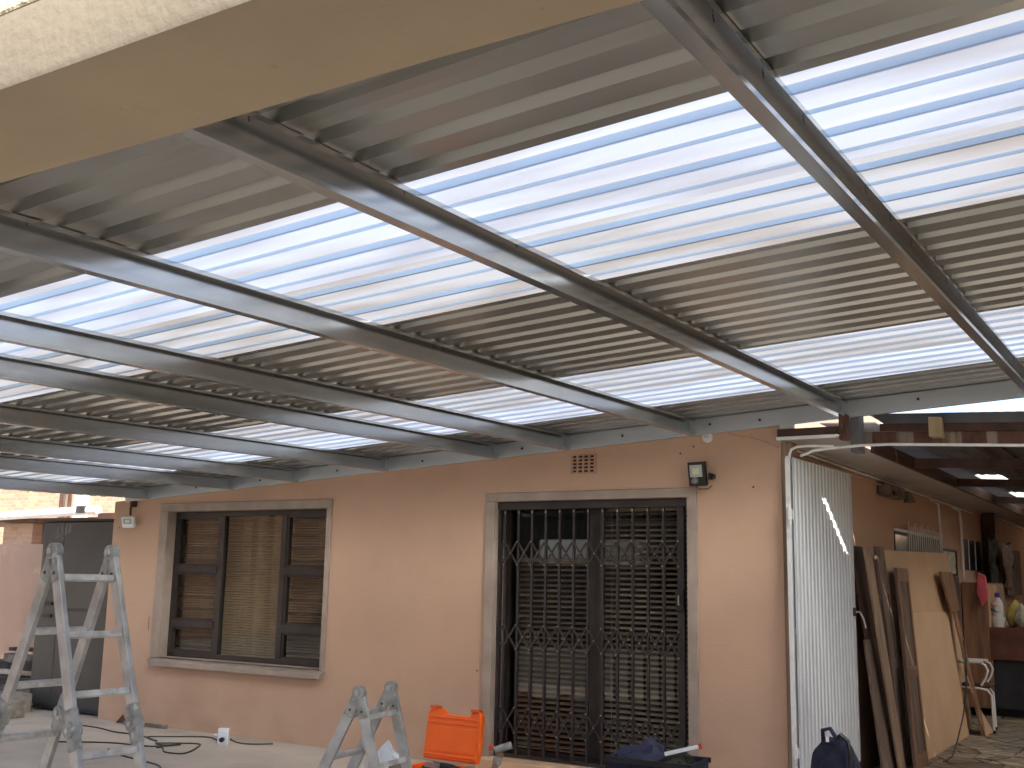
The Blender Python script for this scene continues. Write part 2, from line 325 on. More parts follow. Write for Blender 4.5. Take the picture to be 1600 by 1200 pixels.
# window surround: flat plaster bands a little proud of the wall, plus sill
sx0, sx1, sz0, sz1 = -9.356, -6.978, .654, 2.268
sur = MB()
sur.box(sx0, sx1, -.022, -.0005, WIN[3] + .0, sz1).box(sx0, WIN[0], -.0225, -.0005, WIN[2] - .01, WIN[3] - .0005).box(WIN[1], sx1, -.0225, -.0005, WIN[2] - .01, WIN[3] - .0005)
build('window_surround', sur, M['trim'], house, bevel=.005)
build('window_sill', MB().add([(sx0 + .05, -.075, .60), (sx1 - .02, -.075, .60), (sx1 - .02, -.001, .60), (sx0 + .05, -.001, .60), (sx0 + .02, -.075, .655), (sx1 + .01, -.075, .655), (sx1 + .01, -.001, .678), (sx0 + .02, -.001, .678)],
      [(0, 3, 2, 1), (4, 5, 6, 7), (0, 1, 5, 4), (1, 2, 6, 5), (2, 3, 7, 6), (3, 0, 4, 7)]).box(WIN[0] + .002, WIN[1] - .002, .0, .1, WIN[2] - .03, WIN[2] + .003), M['trim'], house, bevel=.006)
build('window_reveal', MB().box(WIN[0] - .02, WIN[0] + .004, -.002, .098, WIN[2] + .004, WIN[3]).box(WIN[1] - .004, WIN[1] + .02, -.002, .098, WIN[2] + .004, WIN[3]).box(WIN[0] + .005, WIN[1] - .005, -.002, .098, WIN[3] - .004, WIN[3] + .02), M['trim'], house)
# window frame
wf = MB(); F = .05; y0, y1 = .09, .145
m1, m2 = -8.53, -7.67
wx0, wx1, wz0, wz1 = WIN[0] + .005, WIN[1] - .005, WIN[2] + .004, WIN[3] - .005
wf.box(wx0, wx1, y0, y1, wz0, wz0 + F).box(wx0, wx1, y0, y1, wz1 - F, wz1).box(wx0, wx0 + F, y0, y1, wz0 + F, wz1 - F).box(wx1 - F, wx1, y0, y1, wz0 + F, wz1 - F)
window = build('window', wf, M['frame_brown'], house, bevel=.004)
for mx in (m1, m2): build('mullion', MB().box(mx - .035, mx + .035, y0 - .004, y1, wz0 + F, wz1 - F), M['frame_brown'], window, bevel=.004)
for a, b in ((wx0 + F, m1 - .035), (m2 + .035, wx1 - F)):
    for z in (1.03, 1.585): build('transom', MB().box(a, b, y0 - .012, y1, z - .035, z + .035), M['frame_brown'], window, bevel=.004)
    for z0_, z1_ in ((wz0 + F, .995), (1.065, 1.55), (1.62, wz1 - F)):
        fr = MB().box(a + .002, b - .002, y0 + .006, y1, z0_, z0_ + .022).box(a + .002, b - .002, y0 + .006, y1, z1_ - .022, z1_).box(a + .002, a + .024, y0 + .006, y1, z0_ + .022, z1_ - .022).box(b - .024, b - .002, y0 + .006, y1, z0_ + .022, z1_ - .022)
        build('sash', fr, M['frame_brown'], window)
        build('pane', MB().box(a + .024, b - .024, .12, .124, z0_ + .022, z1_ - .022), M['glass'], window)
build('pane', MB().box(m1 + .035, m2 - .035, .12, .124, wz0 + F, wz1 - F), M['glass'], window)
# burglar bars behind the side sashes
bb = thing('burglar_bars', (-8.1, .2, 1.4), 'dark horizontal burglar bars behind the outer panes of the left window', 'burglar bars')
barme = None
for a, b in ((wx0 + .02, m1), (m2, wx1 - .02)):
    for z in [wz0 + .1 + .128 * k for k in range(11)]:
        o = build('bar', MB().box(a, b, .165, .172, z - .012, z + .012), M['steel_dark'], bb, loc=((a + b) / 2, .168, z))
# blinds
def blind(name, x0, x1, z0, z1, y, pitch, material, label, tilt, w=.026):
    t = thing(name, ((x0 + x1) / 2, y, z1), label, 'blind')
    s = MB(); c, sn = math.cos(tilt) * w / 2, math.sin(tilt) * w / 2
    hx = (x1 - x0) / 2
    s.add([(-hx, -c, -sn), (hx, -c, -sn), (hx, 0, .0015), (-hx, 0, .0015), (hx, c, sn), (-hx, c, sn), (-hx, -c, -sn - .001), (hx, -c, -sn - .001), (hx, 0, .0005), (-hx, 0, .0005), (hx, c, sn - .001), (-hx, c, sn - .001)],
          [(0, 1, 2, 3), (3, 2, 4, 5), (9, 8, 7, 6), (11, 10, 8, 9), (0, 6, 7, 1), (4, 10, 11, 5)])
    first = build('slat', s, material, None); me = first.data; bpy.data.objects.remove(first)
    n = int((z1 - z0) / pitch)
    for k in range(n):
        o = mesh_inst('slat', me, t, ((x0 + x1) / 2 + random.uniform(-.001, .001), y, z1 - .04 - k * pitch)); o.rotation_euler = (random.uniform(-.05, .05), random.uniform(-.0025, .0025), 0)
    build('head_rail', MB().box(x0, x1, y - .018, y + .018, z1 - .02, z1 + .015), material, t)
    for fx in (.12, .5, .88):
        xx = x0 + (x1 - x0) * fx; build('ladder_cord', MB().box(xx - .002, xx + .002, y - .014, y - .012, z0, z1), material, t)
    build('bottom_rail', MB().box(x0, x1, y - .013, y + .013, z0 - .012, z0), material, t)
    return t
blind('venetian_blind', -9.2, -7.06, .74, 2.16, .25, .0255, M['blind_light'], 'beige venetian blind inside the large window left of the door', .55, .025)
# lace curtain strips
cu = thing('curtain', (-8.1, .34, 2.15), 'gathered beige curtain strips hanging behind the left window blind', 'curtain')
for x0, x1 in ((-9.0, -8.85), (-8.42, -8.30), (-8.22, -8.08), (-8.0, -7.72), (-7.4, -7.28), (-7.2, -7.1)):
    mb = MB(); n = 40; vs = []
    for k in range(n + 1):
        x = x0 + (x1 - x0) * k / n; y = .285 + .01 * math.sin(k * 1.1); vs += [(x, y, .2), (x, y, 2.15)]
    mb.add(vs, [(2 * k, 2 * k + 2, 2 * k + 3, 2 * k + 1) for k in range(n)], True); build('curtain_panel', mb, M['fabric'], cu)
# door surround
ds = MB(); dx0, dx1, dz1 = -5.229, -3.281, 2.278
ds.box(dx0, dx1, -.022, -.0005, DOR[3], dz1).box(dx0, DOR[0], -.0225, -.0005, .0, DOR[3] - .0005).box(DOR[1], dx1, -.0225, -.0005, .0, DOR[3] - .0005)
build('door_surround', ds, M['trim'], house, bevel=.005)
build('door_reveal', MB().box(DOR[0] - .02, DOR[0] + .003, -.002, .2, DOR[2], DOR[3]).box(DOR[1] - .003, DOR[1] + .02, -.002, .2, DOR[2], DOR[3]).box(DOR[0] + .004, DOR[1] - .004, -.002, .2, DOR[3] - .003, DOR[3] + .02), M['trim'], house)
build('door_step', MB().box(DOR[0] - .06, DOR[1] + .05, -.14, .2, .0, .098), M['hardboard2'], house, bevel=.01)
sd_ = MB(); dy0, dy1 = .15, .20
sd_.box(DOR[0] + .005, DOR[1] - .005, dy0, dy1, DOR[3] - .06, DOR[3] - .005).box(DOR[0] + .005, DOR[1] - .005, dy0, dy1, DOR[2], DOR[2] + .05).box(DOR[0] + .005, DOR[0] + .06, dy0, dy1, DOR[2] + .05, DOR[3] - .06).box(DOR[1] - .06, DOR[1] - .005, dy0, dy1, DOR[2] + .05, DOR[3] - .06)
sdoor = build('sliding_door', sd_, M['frame_brown'], house, bevel=.003)
build('centre_stile', MB().box(-4.305, -4.18, dy0 - .02, dy1, DOR[2] + .05, DOR[3] - .06), M['frame_brown'], sdoor, bevel=.004)
build('pane', MB().box(DOR[0] + .06, -4.305, .18, .184, DOR[2] + .05, DOR[3] - .06), M['glass'], sdoor)
build('pane', MB().box(-4.18, DOR[1] - .06, .17, .174, DOR[2] + .05, DOR[3] - .06), M['glass'], sdoor)
blind('venetian_blind', -5.07, -4.26, .16, 1.72, .30, .044, M['blind'], 'brown venetian blind behind the left half of the sliding door', .5, .04)
blind('venetian_blind', -4.25, -3.4, .16, 2.14, .27, .044, M['blind_light'], 'brown venetian blind behind the right half of the sliding door', .5, .04)
# pale box added behind the glass to imitate a bright reflection
wu = thing('reflection_box', (-4.45, .62, 1.80), 'white box added behind the upper sliding door glass to imitate a reflection', 'reflection stand-in')
build('body', MB().box(-4.95, -3.98, .42, .6, 1.68, 1.90), M['white_pl'], wu, bevel=.02); build('box_strip', MB().box(-4.9, -4.03, .412, .4195, 1.70, 1.73), M['plastic_grey'], wu)
# ---- scissor security gate
sg = thing('security_gate', (-4.25, .06, .1), 'dark brown folding scissor security gate closed across the sliding door', 'security gate')
gx = [-5.068 + k * (1.609 / 12) for k in range(13)]; gy = .06
gt, gb = 2.135, .125
b0 = None
for k, x in enumerate(gx[:-1]):
    o = MB().box(-.008, .008, -.012, .012, 0, gt - gb)
    if b0 is None: b0 = build('bar', o, M['steel_dark'], sg, loc=(x, gy, gb)) if False else None; 
    o = MB().box(x - .009, x + .009, gy - .012, gy + .012, gb, gt); build('bar', o, M['steel_dark'], sg, loc=(x, gy, gb))
build('lock_post', MB().box(gx[-1] - .012, gx[-1] + .045, gy - .018, gy + .018, gb, gt), M['steel_dark'], sg, bevel=.003)
build('jamb_channel', MB().box(DOR[0] + .004, DOR[0] + .03, gy - .02, gy + .02, gb, gt), M['steel_dark'], sg)
build('top_track', MB().box(DOR[0] + .004, DOR[1] - .004, gy - .035, gy + .03, gt, DOR[3] - .004), M['frame_brown'], sg, bevel=.004)
build('bottom_track', MB().box(DOR[0] + .004, DOR[1] - .004, gy - .02, gy + .02, .1, gb), M['frame_brown'], sg)
rows = [(1.865, 1.671), (1.172, .975), (.50, .30)]
for zt, zb in rows:
    for k in range(12):
        xa, xb = gx[k], gx[k + 1]
        build('lattice_bar', MB().bar((xa, gy - .017, zt), (xb, gy - .017, zb), .006, .017, (0, 0, 1)), M['steel_dark'], sg, loc=(xa, gy, zt))
        build('lattice_bar', MB().bar((xa, gy - .025, zb), (xb, gy - .025, zt), .006, .017, (0, 0, 1)), M['steel_dark'], sg, loc=(xa, gy, zb))
    # half diamond to the jamb
    build('lattice_bar', MB().bar((gx[0] - .05, gy - .017, (zt + zb) / 2), (gx[0], gy - .017, zt), .006, .017), M['steel_dark'], sg)
    build('lattice_bar', MB().bar((gx[0] - .05, gy - .025, (zt + zb) / 2), (gx[0], gy - .025, zb), .006, .017), M['steel_dark'], sg)
rv = MB()
for zt, zb in rows:
    for k in range(13):
        for z in (zt, zb): rv.lathe([(0.0001, -.006), (.006, -.004), (.007, 0)], (gx[k], gy - .028, z), 8, 'y')
        if k < 12: rv.lathe([(0.0001, -.006), (.005, -.004), (.006, 0)], ((gx[k] + gx[k + 1]) / 2, gy - .028, (zt + zb) / 2), 8, 'y')
for x in gx: rv.box(x - .006, x + .006, gy - .0135, gy - .012, gt - .03, gt - .012)
build('rivets', rv, M['rivet'], sg, kind='stuff')
build('lock_case', MB().box(gx[-1] - .02, gx[-1] + .05, gy - .045, gy - .0185, 1.33, 1.50), M['black_pl'], sg, bevel=.006)
build('handle', MB().tube([(gx[-1] + .02, gy - .046, 1.38), (gx[-1] + .02, gy - .075, 1.38), (gx[-1] + .02, gy - .075, 1.45)], .006), M['rivet'], sg)
# air vent
av = MB(); vx0, vx1, vz0, vz1 = -4.388, -4.172, 2.425, 2.575
cols, rws = 4, 5
av.box(vx0, vx1, -.003, -.001, vz0, vz1)
build('air_vent', av, M['black_pl'], house, label='small terracotta air vent grid above the security gate')
vent = bpy.data.objects['air_vent']
cw = (vx1 - vx0) / cols; rh = (vz1 - vz0) / rws
gm = MB()
for k in range(cols + 1): gm.box(vx0 + k * cw - .009, vx0 + k * cw + .009, -.0125, -.004, vz0 - .006, vz1 + .006)
for k in range(rws + 1): gm.box(vx0 + .0, vx1 - .0, -.0115, -.0042, vz0 + k * rh - .006, vz0 + k * rh + .006)
build('vent_grille', gm, M['terracotta'], vent)
# small holes / plugs on the wall
for x, z in ((-3.31, 2.60), (-3.42, 2.55), (-2.83, 2.27), (-5.29, .78), (-10.02, 2.02)):
    build('drill_hole', MB().lathe([(0.0001, -.0015), (.006, -.001), (.008, 0)], (x, 0, z), 10, 'y'), M['wood_dark'], house)
build('wall_slot', MB().box(-9.437, -9.428, -.0016, -.0002, .95, 1.085), M['wood_dark'], house)
# hairline crack near the corner
cr = MB(); pts = [(-3.02, 2.69), (-2.93, 2.665), (-2.86, 2.655), (-2.78, 2.63), (-2.71, 2.605), (-2.62, 2.56)]
for a, b in zip(pts, pts[1:]): cr.add([(a[0], -.001, a[1]), (b[0], -.001, b[1]), (b[0], -.001, b[1] - .005), (a[0], -.001, a[1] - .005)], [(0, 1, 2, 3)])
build('plaster_crack', cr, M['wood_worn'], house)

# soffit, fascia and timber over the alley
build('soffit_board', MB().box(-2.60, -2.15, -.12, 13.5, 2.602, 2.612), M['soffit'], house)
build('soffit_cover_strip', MB().box(-2.60, -2.575, -.10, 13.5, 2.585, 2.6015), M['soffit'], house)
build('soffit_edge_trim', MB().box(-2.60, -2.15, -.135, -.121, 2.598, 2.622), M['white'], house)
build('front_fascia', MB().box(-2.60, -2.14, -.115, -.075, 2.623, 2.682), M['wood_dark'], house, bevel=.003)
build('side_fascia', MB().box(-2.148, -2.12, .80, 13.5, 2.585, 2.70), M['wood_dark'], house, bevel=.003)
build('fascia_end_block', MB().box(-2.139, -2.085, -.135, -.03, 2.58, 2.765), M['wood_red'], house, bevel=.004)
build('ledger_spacer', MB().box(-2.60, -2.50, -.05, .0, 2.69, 2.735), M['white'], house)

# ================================================================== patio roof
roof = thing('patio_roof', (-4, -3.2, 2.6), 'new galvanised patio roof of ribbed sheets on steel purlins', 'roof')
RX0, RX1, YF = -10.6, 2.4, -6.462
pur = [(.33), (-.8987), (-2.14), (-3.32), (-4.43), (-5.14), (-6.33), (-7.44), (-8.31), (-9.55), (1.5)]
def cee(x, y0, y1):
    w, h, l, t = .05, .125, .018, .0025
    pr = [(0, 0), (w, 0), (w, l), (w - t, l), (w - t, t), (t, t), (t, h - t), (w - t, h - t), (w - t, h - l), (w, h - l), (w, h), (0, h)]
    mb = MB(); mb.prism(pr, lambda p: (x + p[0], y0, rz(x, y0) + p[1]), lambda p: (x + p[0], y1, rz(x, y1) + p[1]))
    return mb
screw_m = MB()
for k, x in enumerate(pur):
    p = build('purlin', cee(x, YF, -.052), M['galv'], roof, loc=(x, -3, rz(x, -3)))
    # end cleat on the ledger
    z = rz(x, -.06)
    build('cleat', MB().box(x - .006, x - .001, -.14, -.053, z + .005, z + .115).box(x - .06, x - .006, -.056, -.0535, z + .005, z + .115), M['galv'], p)
    bm_ = MB()
    for yy, zz in ((-.115, .035), (-.115, .085), (-.08, .06)):
        bm_.lathe([(.0085, 0), (.0085, -.006), (0.0001, -.006)], (x - .006, yy, z + zz), 6, 'x')
    build('bolt', bm_, M['rivet'], p)
    # sheet screws poking through along the top flange
    sm_ = MB(); y = -6.2 + (k % 3) * .1
    while y < -.3:
        zz = rz(x, y) + .121; sm_.tube([(x + .028, y, zz), (x + .03, y + .002, zz - .02)], .0018, 5); y += random.choice((.347, .694))
    build('screw_tips', sm_, M['steel_dark'], p, kind='stuff')
# ledger along the wall
def ledz(x): return rz(x, 0)
lm = MB(); h = .125
lm.prism([(-.05, 0), (0, 0), (0, h), (-.05, h)], lambda p: (-9.90, p[0] - .0008, ledz(-9.9) + p[1]), lambda p: (2.4, p[0] - .0008, ledz(2.4) + p[1]))
build('ledger_beam', lm, M['galv_flat'], roof, bevel=.003)
lb = bpy.data.objects['ledger_beam']
for x in (-9.7, -8.8, -7.9, -6.9, -5.9, -4.85, -3.9, -3.15, -2.75, -1.6, -.4, .8):
    build('anchor_bolt', MB().lathe([(.010, 0), (.010, -.005), (.006, -.008), (0.0001, -.008)], (x, -.0525, ledz(x) + random.uniform(.05, .09)), 8, 'y'), M['black_pl'], lb)
# ribbed sheets run along X
PIT = .17345; RH = .036
Y1 = -5.333
ribs0 = -7     # rib index offset so that a sheet joint falls on Y1
def sheet(ystart, nribs, material, label, x0=RX0, x1=RX1, lift=.0, alt=False, halfend=0):
    mb = MB(); prof = []
    y = ystart
    for k in range(nribs):
        hgt = RH; op = .058 if alt else .074; tp = .036
        if alt and k % 2 == 1: hgt = .014; op = .030; tp = .018
        a = y + (PIT - op) / 2
        # pan with two small stiffening flutes, then the rib
        prof += [(y, 0), (a, 0), (a + (op - tp) / 2, hgt), (a + (op + tp) / 2, hgt), (a + op, 0)]
        y += PIT
    prof.append((y, 0))
    yo = ystart
    NX = 14; vs = []
    for i in range(NX + 1):
        x = x0 + (x1 - x0) * i / NX
        for (yy, hh) in prof: vs.append((x, yy, rz(x, yy) + HP - .004 + hh + lift + .0012 * math.sin(x * 2.1 + yy * 5)))
    n = len(prof); fs = []
    for i in range(NX):
        for k in range(n - 1): fs.append((i * n + k, (i + 1) * n + k, (i + 1) * n + k + 1, i * n + k + 1))
    mb.add(vs, fs)
    o = build('roof_sheet', mb, material, roof, loc=(-3.7, ystart + nribs * PIT / 2, rz(-3.7, ystart) + HP), label=label)
    if material.name.startswith('zinc'): so = o.modifiers.new('thickness', 'SOLIDIFY'); so.thickness = .0012; so.offset = 1
    return y
y = YF + .003
nfront = (Y1 - y) / PIT
y = sheet(Y1 - 6 * PIT, 3, M['zinc'], 'ribbed metal sheet next to the plastered beam', lift=.000)
y = sheet(Y1 - 3 * PIT, 3, M['zinc'], 'ribbed metal sheet between the beam and the wide skylight strip')
y = sheet(Y1, 4, M['poly'], 'translucent sheet, nearer half of the wide skylight strip', alt=True)
y = sheet(y, 4, M['poly'], 'translucent sheet, farther half of the wide skylight strip', alt=True)
y = sheet(y, 4, M['zinc'], 'ribbed metal sheet beyond the wide skylight strip')
y = sheet(y, 4, M['zinc'], 'ribbed metal sheet midway between the skylight strips')
y = sheet(y, 2, M['zinc'], 'narrow ribbed metal sheet before the narrow skylight strip')
y = sheet(y, 4, M['poly2'], 'translucent sheet of the narrow skylight strip near the wall')
y = sheet(y, 4, M['poly2'], 'translucent sheet of the narrow skylight strip nearest the wall')
y = sheet(y, 6, M['zinc'], 'ribbed metal sheet against the house wall')

# ================================================================== plastered beam overhead
beam = thing('plastered_beam', (-1.4, -6.63, 0), 'thick cream plastered beam overhead, sunlit on its outer face', 'beam')
bb_ = MB(); n = 60
x0, x1 = -4.6, 2.58
prof = [(-6.468, 2.50), (-6.775, 2.50), (-6.788, 2.506), (-6.793, 2.52), (-6.795, 2.665), (-6.468, 2.665)]
vs = []
for i in range(n + 1):
    x = x0 + (x1 - x0) * i / n; w = .004 * noise.noise(Vector((x * 1.3, 0, 0))); w2 = .006 * noise.noise(Vector((x * 3, 5, 0)))
    for (py, pz) in prof: vs.append((x, py + (w2 if py > -6.5 else w), pz + (w if pz < 2.6 else 0)))
m_ = len(prof); fs = [tuple(range(m_)), tuple(reversed(range(n * m_, n * m_ + m_)))]
for i in range(n):
    for k in range(m_): fs.append((i * m_ + k, i * m_ + (k + 1) % m_, (i + 1) * m_ + (k + 1) % m_, (i + 1) * m_ + k))
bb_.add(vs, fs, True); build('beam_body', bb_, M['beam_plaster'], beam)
build('coping', MB().box(x0, x1, -6.80, -6.468, 2.6655, 2.86), M['rough_cement'], beam, bevel=.008)
for cx in (-4.6, 2.26): build('column', MB().box(cx, cx + .32, -6.79, -6.47, 0, 2.497), M['beam_plaster'], beam, bevel=.012)

# ================================================================== lean-to roof over the alley
lt = thing('alley_roof', (-.2, 5, 2.7), 'old dark timber lean-to roof with small skylights over the alley', 'roof')
build('front_beam', MB().box(-2.083, 1.68, .22, .28, 2.583, 2.672), M['wood_red'], lt, bevel=.003)
build('flashing', MB().add([(-1.90, .185, 2.728), (1.68, .185, 2.728), (1.68, .18, 2.795), (-2.0, .18, 2.802), (-1.90, .19, 2.728), (1.68, .19, 2.728), (1.68, .186, 2.795), (-2.0, .186, 2.802)],
      [(0, 1, 2, 3), (7, 6, 5, 4), (0, 4, 5, 1), (1, 5, 6, 2), (2, 6, 7, 3), (3, 7, 4, 0)]), M['flash'], lt)
build('bracket_post', MB().box(-2.10, -2.03, .02, .15, 2.50, 2.78), M['zinc_old'], lt, bevel=.004)
for x, w in ((-1.57, .085), (-.5, .08), (.55, .08)):
    build('rafter_end', MB().box(x, x + w, .10, .22, 2.622, 2.762), M['wood_pale'], lt, bevel=.003)
for x in (-1.47, -.95, -.46, .1, .6, 1.3):
    build('rafter', MB().box(x, x + .05, .285, 13, 2.68, 2.80), M['wood_dark'], lt)
for y_ in (2.2, 4.3, 6.9, 9.4, 12):
    build('cross_beam', MB().box(-2.118, 1.68, y_, y_ + .07, 2.60, 2.679), M['wood_dark'], lt)
def csheet(x0, x1, y0, y1, z, edge=None, material=None, name='roof_sheet'):
    mb = MB(); n = int((x1 - x0) / .038); vs = []
    for k in range(n + 1):
        x = x0 + (x1 - x0) * k / n; zz = z + .009 * math.sin(2 * PI * x / .076)
        ya = edge(x) if edge else y0
        vs += [(x, ya, zz), (x, y1, zz)]
    mb.add(vs, [(2 * k, 2 * k + 2, 2 * k + 3, 2 * k + 1) for k in range(n)], True)
    o = build(name, mb, material or M['zinc_old'], lt); 
    if material is None or not material.name.startswith('old_sky'): so = o.modifiers.new('thickness', 'SOLIDIFY'); so.thickness = .002
    return o
# first bay: open wedge by the fascia, diagonal gap added to cast the sun streak
dl = lambda x: .37 + (x + 1.94) * (.35 / .37)
csheet(-2.03, -1.5, .3, 1.45, 2.800, lambda x: min(1.44, max(.30, dl(x) + .05)))
mbq = MB(); mbq.prism([(-2.0, .195), (-1.5, .195), (-1.5, dl(-1.5) + .06), (-1.60, dl(-1.60) + .06), (-1.62, dl(-1.62) - .03), (-1.93, dl(-1.93) - .03)], lambda p: (p[0], p[1], 2.789), lambda p: (p[0], p[1], 2.793)); build('streak_gap_sheet', mbq, M['zinc_old'], lt)
csheet(-1.52, 1.68, .195, 1.45, 2.803)
build('sun_seal_strip', MB().box(-1.90, 1.68, .188, .1945, 2.790, 2.801), M['zinc_old'], lt)  # added strip, keeps stray sun from leaking onto the gate
build('rear_board', MB().box(-1.93, 1.68, .198, .214, 2.674, 2.729), M['wood_dark'], lt)
lights = [(-2.42, -2.13, 5.55, 6.45), (-1.83, -1.55, 6.05, 6.75), (-2.42, -2.15, 8.2, 9.4), (-1.5, -1.2, 4.6, 5.6), (-1.2, -.8, 7, 8.2)]
lights = [(max(a, -2.13), b + (0 if b > -2.1 else .2), c, d) for a, b, c, d in lights]
build('dark_ceiling_sheet', MB().box(-2.60, -2.15, 1.0, 13.4, 2.84, 2.85), M['zinc_old'], lt)
ysegs = [1.44, 4.6, 5.55, 6.5, 7.2, 8.2, 9.4, 13.4]
xb = [-2.149, -1.85, -1.55, -1.2, -.8, 1.68]
for ya, yb in zip(ysegs, ysegs[1:]):
    for xa, xc in zip(xb, xb[1:]):
        sky_ = (xa > -.9 and ya in (1.44, 4.6, 6.5, 8.2)) or (ya, xa) in ((5.55, -2.149), (5.55, -1.55), (8.2, -2.149), (6.5, -1.2), (8.2, -1.2), (4.6, -.8))  # rightmost column: extra skylights added out of view to brighten the alley
        csheet(xa, xc, ya, yb, 2.834, None, M['poly3'] if sky_ else M['zinc_old'], 'real_or_added_skylight' if sky_ else 'roof_sheet')
for o in list(COL.objects):
    if o.parent is lt:
        for v in o.data.vertices: v.co.z -= .046 * (v.co.x + o.location.x + lt.location.x + 2.0)
# right-hand walls added out of view to block low sun; then the alley end
rw = build('boundary_wall', MB().box(2.6, 2.8, -16, 14, -.03, 2.1), M['plaster']); tag(rw, 'peach boundary wall added out of view on the right to shade the patio', 'wall')
rw2 = build('boundary_wall', MB().box(1.70, 1.85, .3, 14, -.03, 2.86), M['plaster']); tag(rw2, 'tall plastered wall added out of view on the right to keep sun off the alley', 'wall')
ew = build('end_wall', MB().box(-6.5, 1.69, 13.6, 13.8, -.03, 3.3), M['plaster']); tag(ew, 'plastered wall closing the far end of the alley', 'wall')
gb_ = thing('gable_wall', (-6.3, 14.5, 0), 'sunlit peach gable seen in the gap beneath the ledger beam', 'building')
build('wall', MB().box(-8.5, -5.2, 14.2, 14.4, 0, 5.6), M['plaster'], gb_); build('barge_board', MB().bar((-8.6, 14.17, 5.65), (-5.1, 14.17, 5.65), .05, .2), M['wood_dark'], gb_)

opp = thing('unseen_back_house', (-6, -18, 0), 'plain plastered house added unseen behind the camera to darken glass reflections', 'house')  # unseen dark mass, added so the door glass reflects less sky
build('wall', holes(-34, 12, -18.2, -18, 0, lambda x: 3.9, [(-12, -10.4, 1, 2.2), (-4, -3, 0.0, 2.1), (2, 3.6, 1, 2.2)]), M['dark_plaster'], opp); build('roof', MB().prism([(-17.4, 3.9), (-23, 6.2), (-28.5, 3.9), (-28.5, 3.8), (-17.4, 3.8)], lambda p: (-34.5, p[0], p[1]), lambda p: (12.5, p[0], p[1])), M['roof_tile'], opp); build('unseen_dark_block', MB().box(-33.9, 11.9, -27, -18.6, 0, 3.1), M['black_pl'], opp)
nb = thing('unseen_side_house', (-21, -9, 0), 'dark house added unseen on the left to darken the window reflections', 'house')  # added out of view as a dark reflection for the left window
build('wall', MB().box(-21.2, -21, -17, -2.0, 0, 4.2), M['wood_mid'], nb); build('roof', MB().box(-28, -20.6, -17.4, -1.6, 4.21, 4.4), M['roof_tile'], nb)
# ================================================================== conduits
def conduit(pts, r, label, material='white'):
    o = build('conduit', MB().tube(pts, r, 8), M[material]); return tag(o, label, 'pipe')
conduit([(-2.53, -.05, 2.35), (-2.53, -.05, 2.50), (-2.515, -.05, 2.535), (-2.47, -.05, 2.553), (-2.40, -.05, 2.556), (-2.2, -.05, 2.545)], .010, 'white pipe bent over the top corner of the white corrugated gate')
conduit([(-2.46, .0, 2.492), (-2.40, -.03, 2.503), (-2.355, -.045, 2.520), (-2.25, -.05, 2.530), (-2.008, -.05, 2.542), (-1.8, -.05, 2.540), (-1.549, -.05, 2.526), (-.9, -.05, 2.49), (.5, -.05, 2.42), (1.6, -.05, 2.38)], .0105, 'long white pipe spanning level across the alley mouth below the timber beam')
conduit([(-2.585, .3, 2.565), (-2.585, 3, 2.566), (-2.585, 5.6, 2.555), (-2.585, 8, 2.55)], .011, 'white conduit running back along the alley wall just under the soffit')
conduit([(-2.56, .25, 2.52), (-2.56, 2.7, 2.51), (-2.56, 4.3, 2.50), (-2.56, 6, 2.53)], .006, 'thin cable sagging along the alley wall beneath the white conduit', 'hardboard2')
conduit([(-2.575, 5.2, 2.545), (-2.575, 5.62, 2.52), (-2.575, 5.66, 2.40), (-2.575, 5.7, 1.72)], .014, 'white conduit dropping beside the barred alley window')
conduit([(-2.575, 6.5, 2.54), (-2.575, 6.98, 2.52), (-2.575, 7.03, 2.4), (-2.575, 7.05, 1.66)], .018, 'white conduit dropping between the alley mirror and the dark doorway')
conduit([(-2.575, 9.2, 2.62), (-2.575, 10.9, 2.60), (-2.575, 13.3, 2.58)], .014, 'white conduit under the soffit at the far end of the alley')

# ================================================================== corrugated gate
gate = thing('sheet_metal_gate', (-2.5, -.06, .15), 'tall white ribbed sheet metal gate standing open at the house corner', 'gate')
GX = -2.5; gy0, gy1, gz0, gz1 = -.085, 1.53, .12, 2.475
mb = MB(); pr = []; y = gy0; k = 0; pit = .0895
while y < gy1 - .12:
    pr += [(y, 0), (y + .045, 0), (y + .056, -.009), (y + .078, -.009)]; y += pit
pr += [(y, 0), (gy1, 0)]
vs = []
for (yy, hh) in pr:
    zt = gz1 + .013 * (yy - gy0)
    vs += [(GX + hh, yy, gz0 + .01 * yy), (GX + hh, yy, zt)]
mb.add(vs, [(2 * i, 2 * i + 2, 2 * i + 3, 2 * i + 1) for i in range(len(pr) - 1)])
o = build('gate_sheet', mb, M['gate_white'], gate); so = o.modifiers.new('thickness', 'SOLIDIFY'); so.thickness = .002
build('gate_frame', MB().box(GX - .055, GX - .018, gy0 + .0, gy0 + .035, gz0, gz1 - .005).box(GX - .055, GX - .018, gy1 - .04, gy1 - .004, gz0, gz1 - .005).box(GX - .055, GX - .018, gy0 + .036, gy1 - .041, gz1 - .05, gz1 - .012).box(GX - .055, GX - .018, gy0 + .036, gy1 - .041, 1.2, 1.24), M['white'], gate)
for z in (2.05, .38):
    build('hinge', MB().tube([(GX - .02, gy0 - .022, z - .06), (GX - .02, gy0 - .022, z + .06)], .013, 10).box(GX - .03, GX - .002, gy0 - .035, gy0 + .0, z - .03, z + .04).tube([(GX - .02, gy0 - .022, z - .075), (GX - .02, gy0 - .022, z - .06)], .008, 8), M['white'], gate)
build('latch_plate', MB().box(GX + .002, GX + .012, gy1 - .09, gy1 - .015, 1.30, 1.37), M['wood_dark'], gate, bevel=.004)
build('latch_bolt', MB().tube([(GX + .02, gy1 - .05, 1.335), (GX + .02, gy1 + .05, 1.335), (GX + .04, gy1 + .09, 1.28), (GX + .05, gy1 + .12, 1.2)], .007, 6), M['white'], gate)

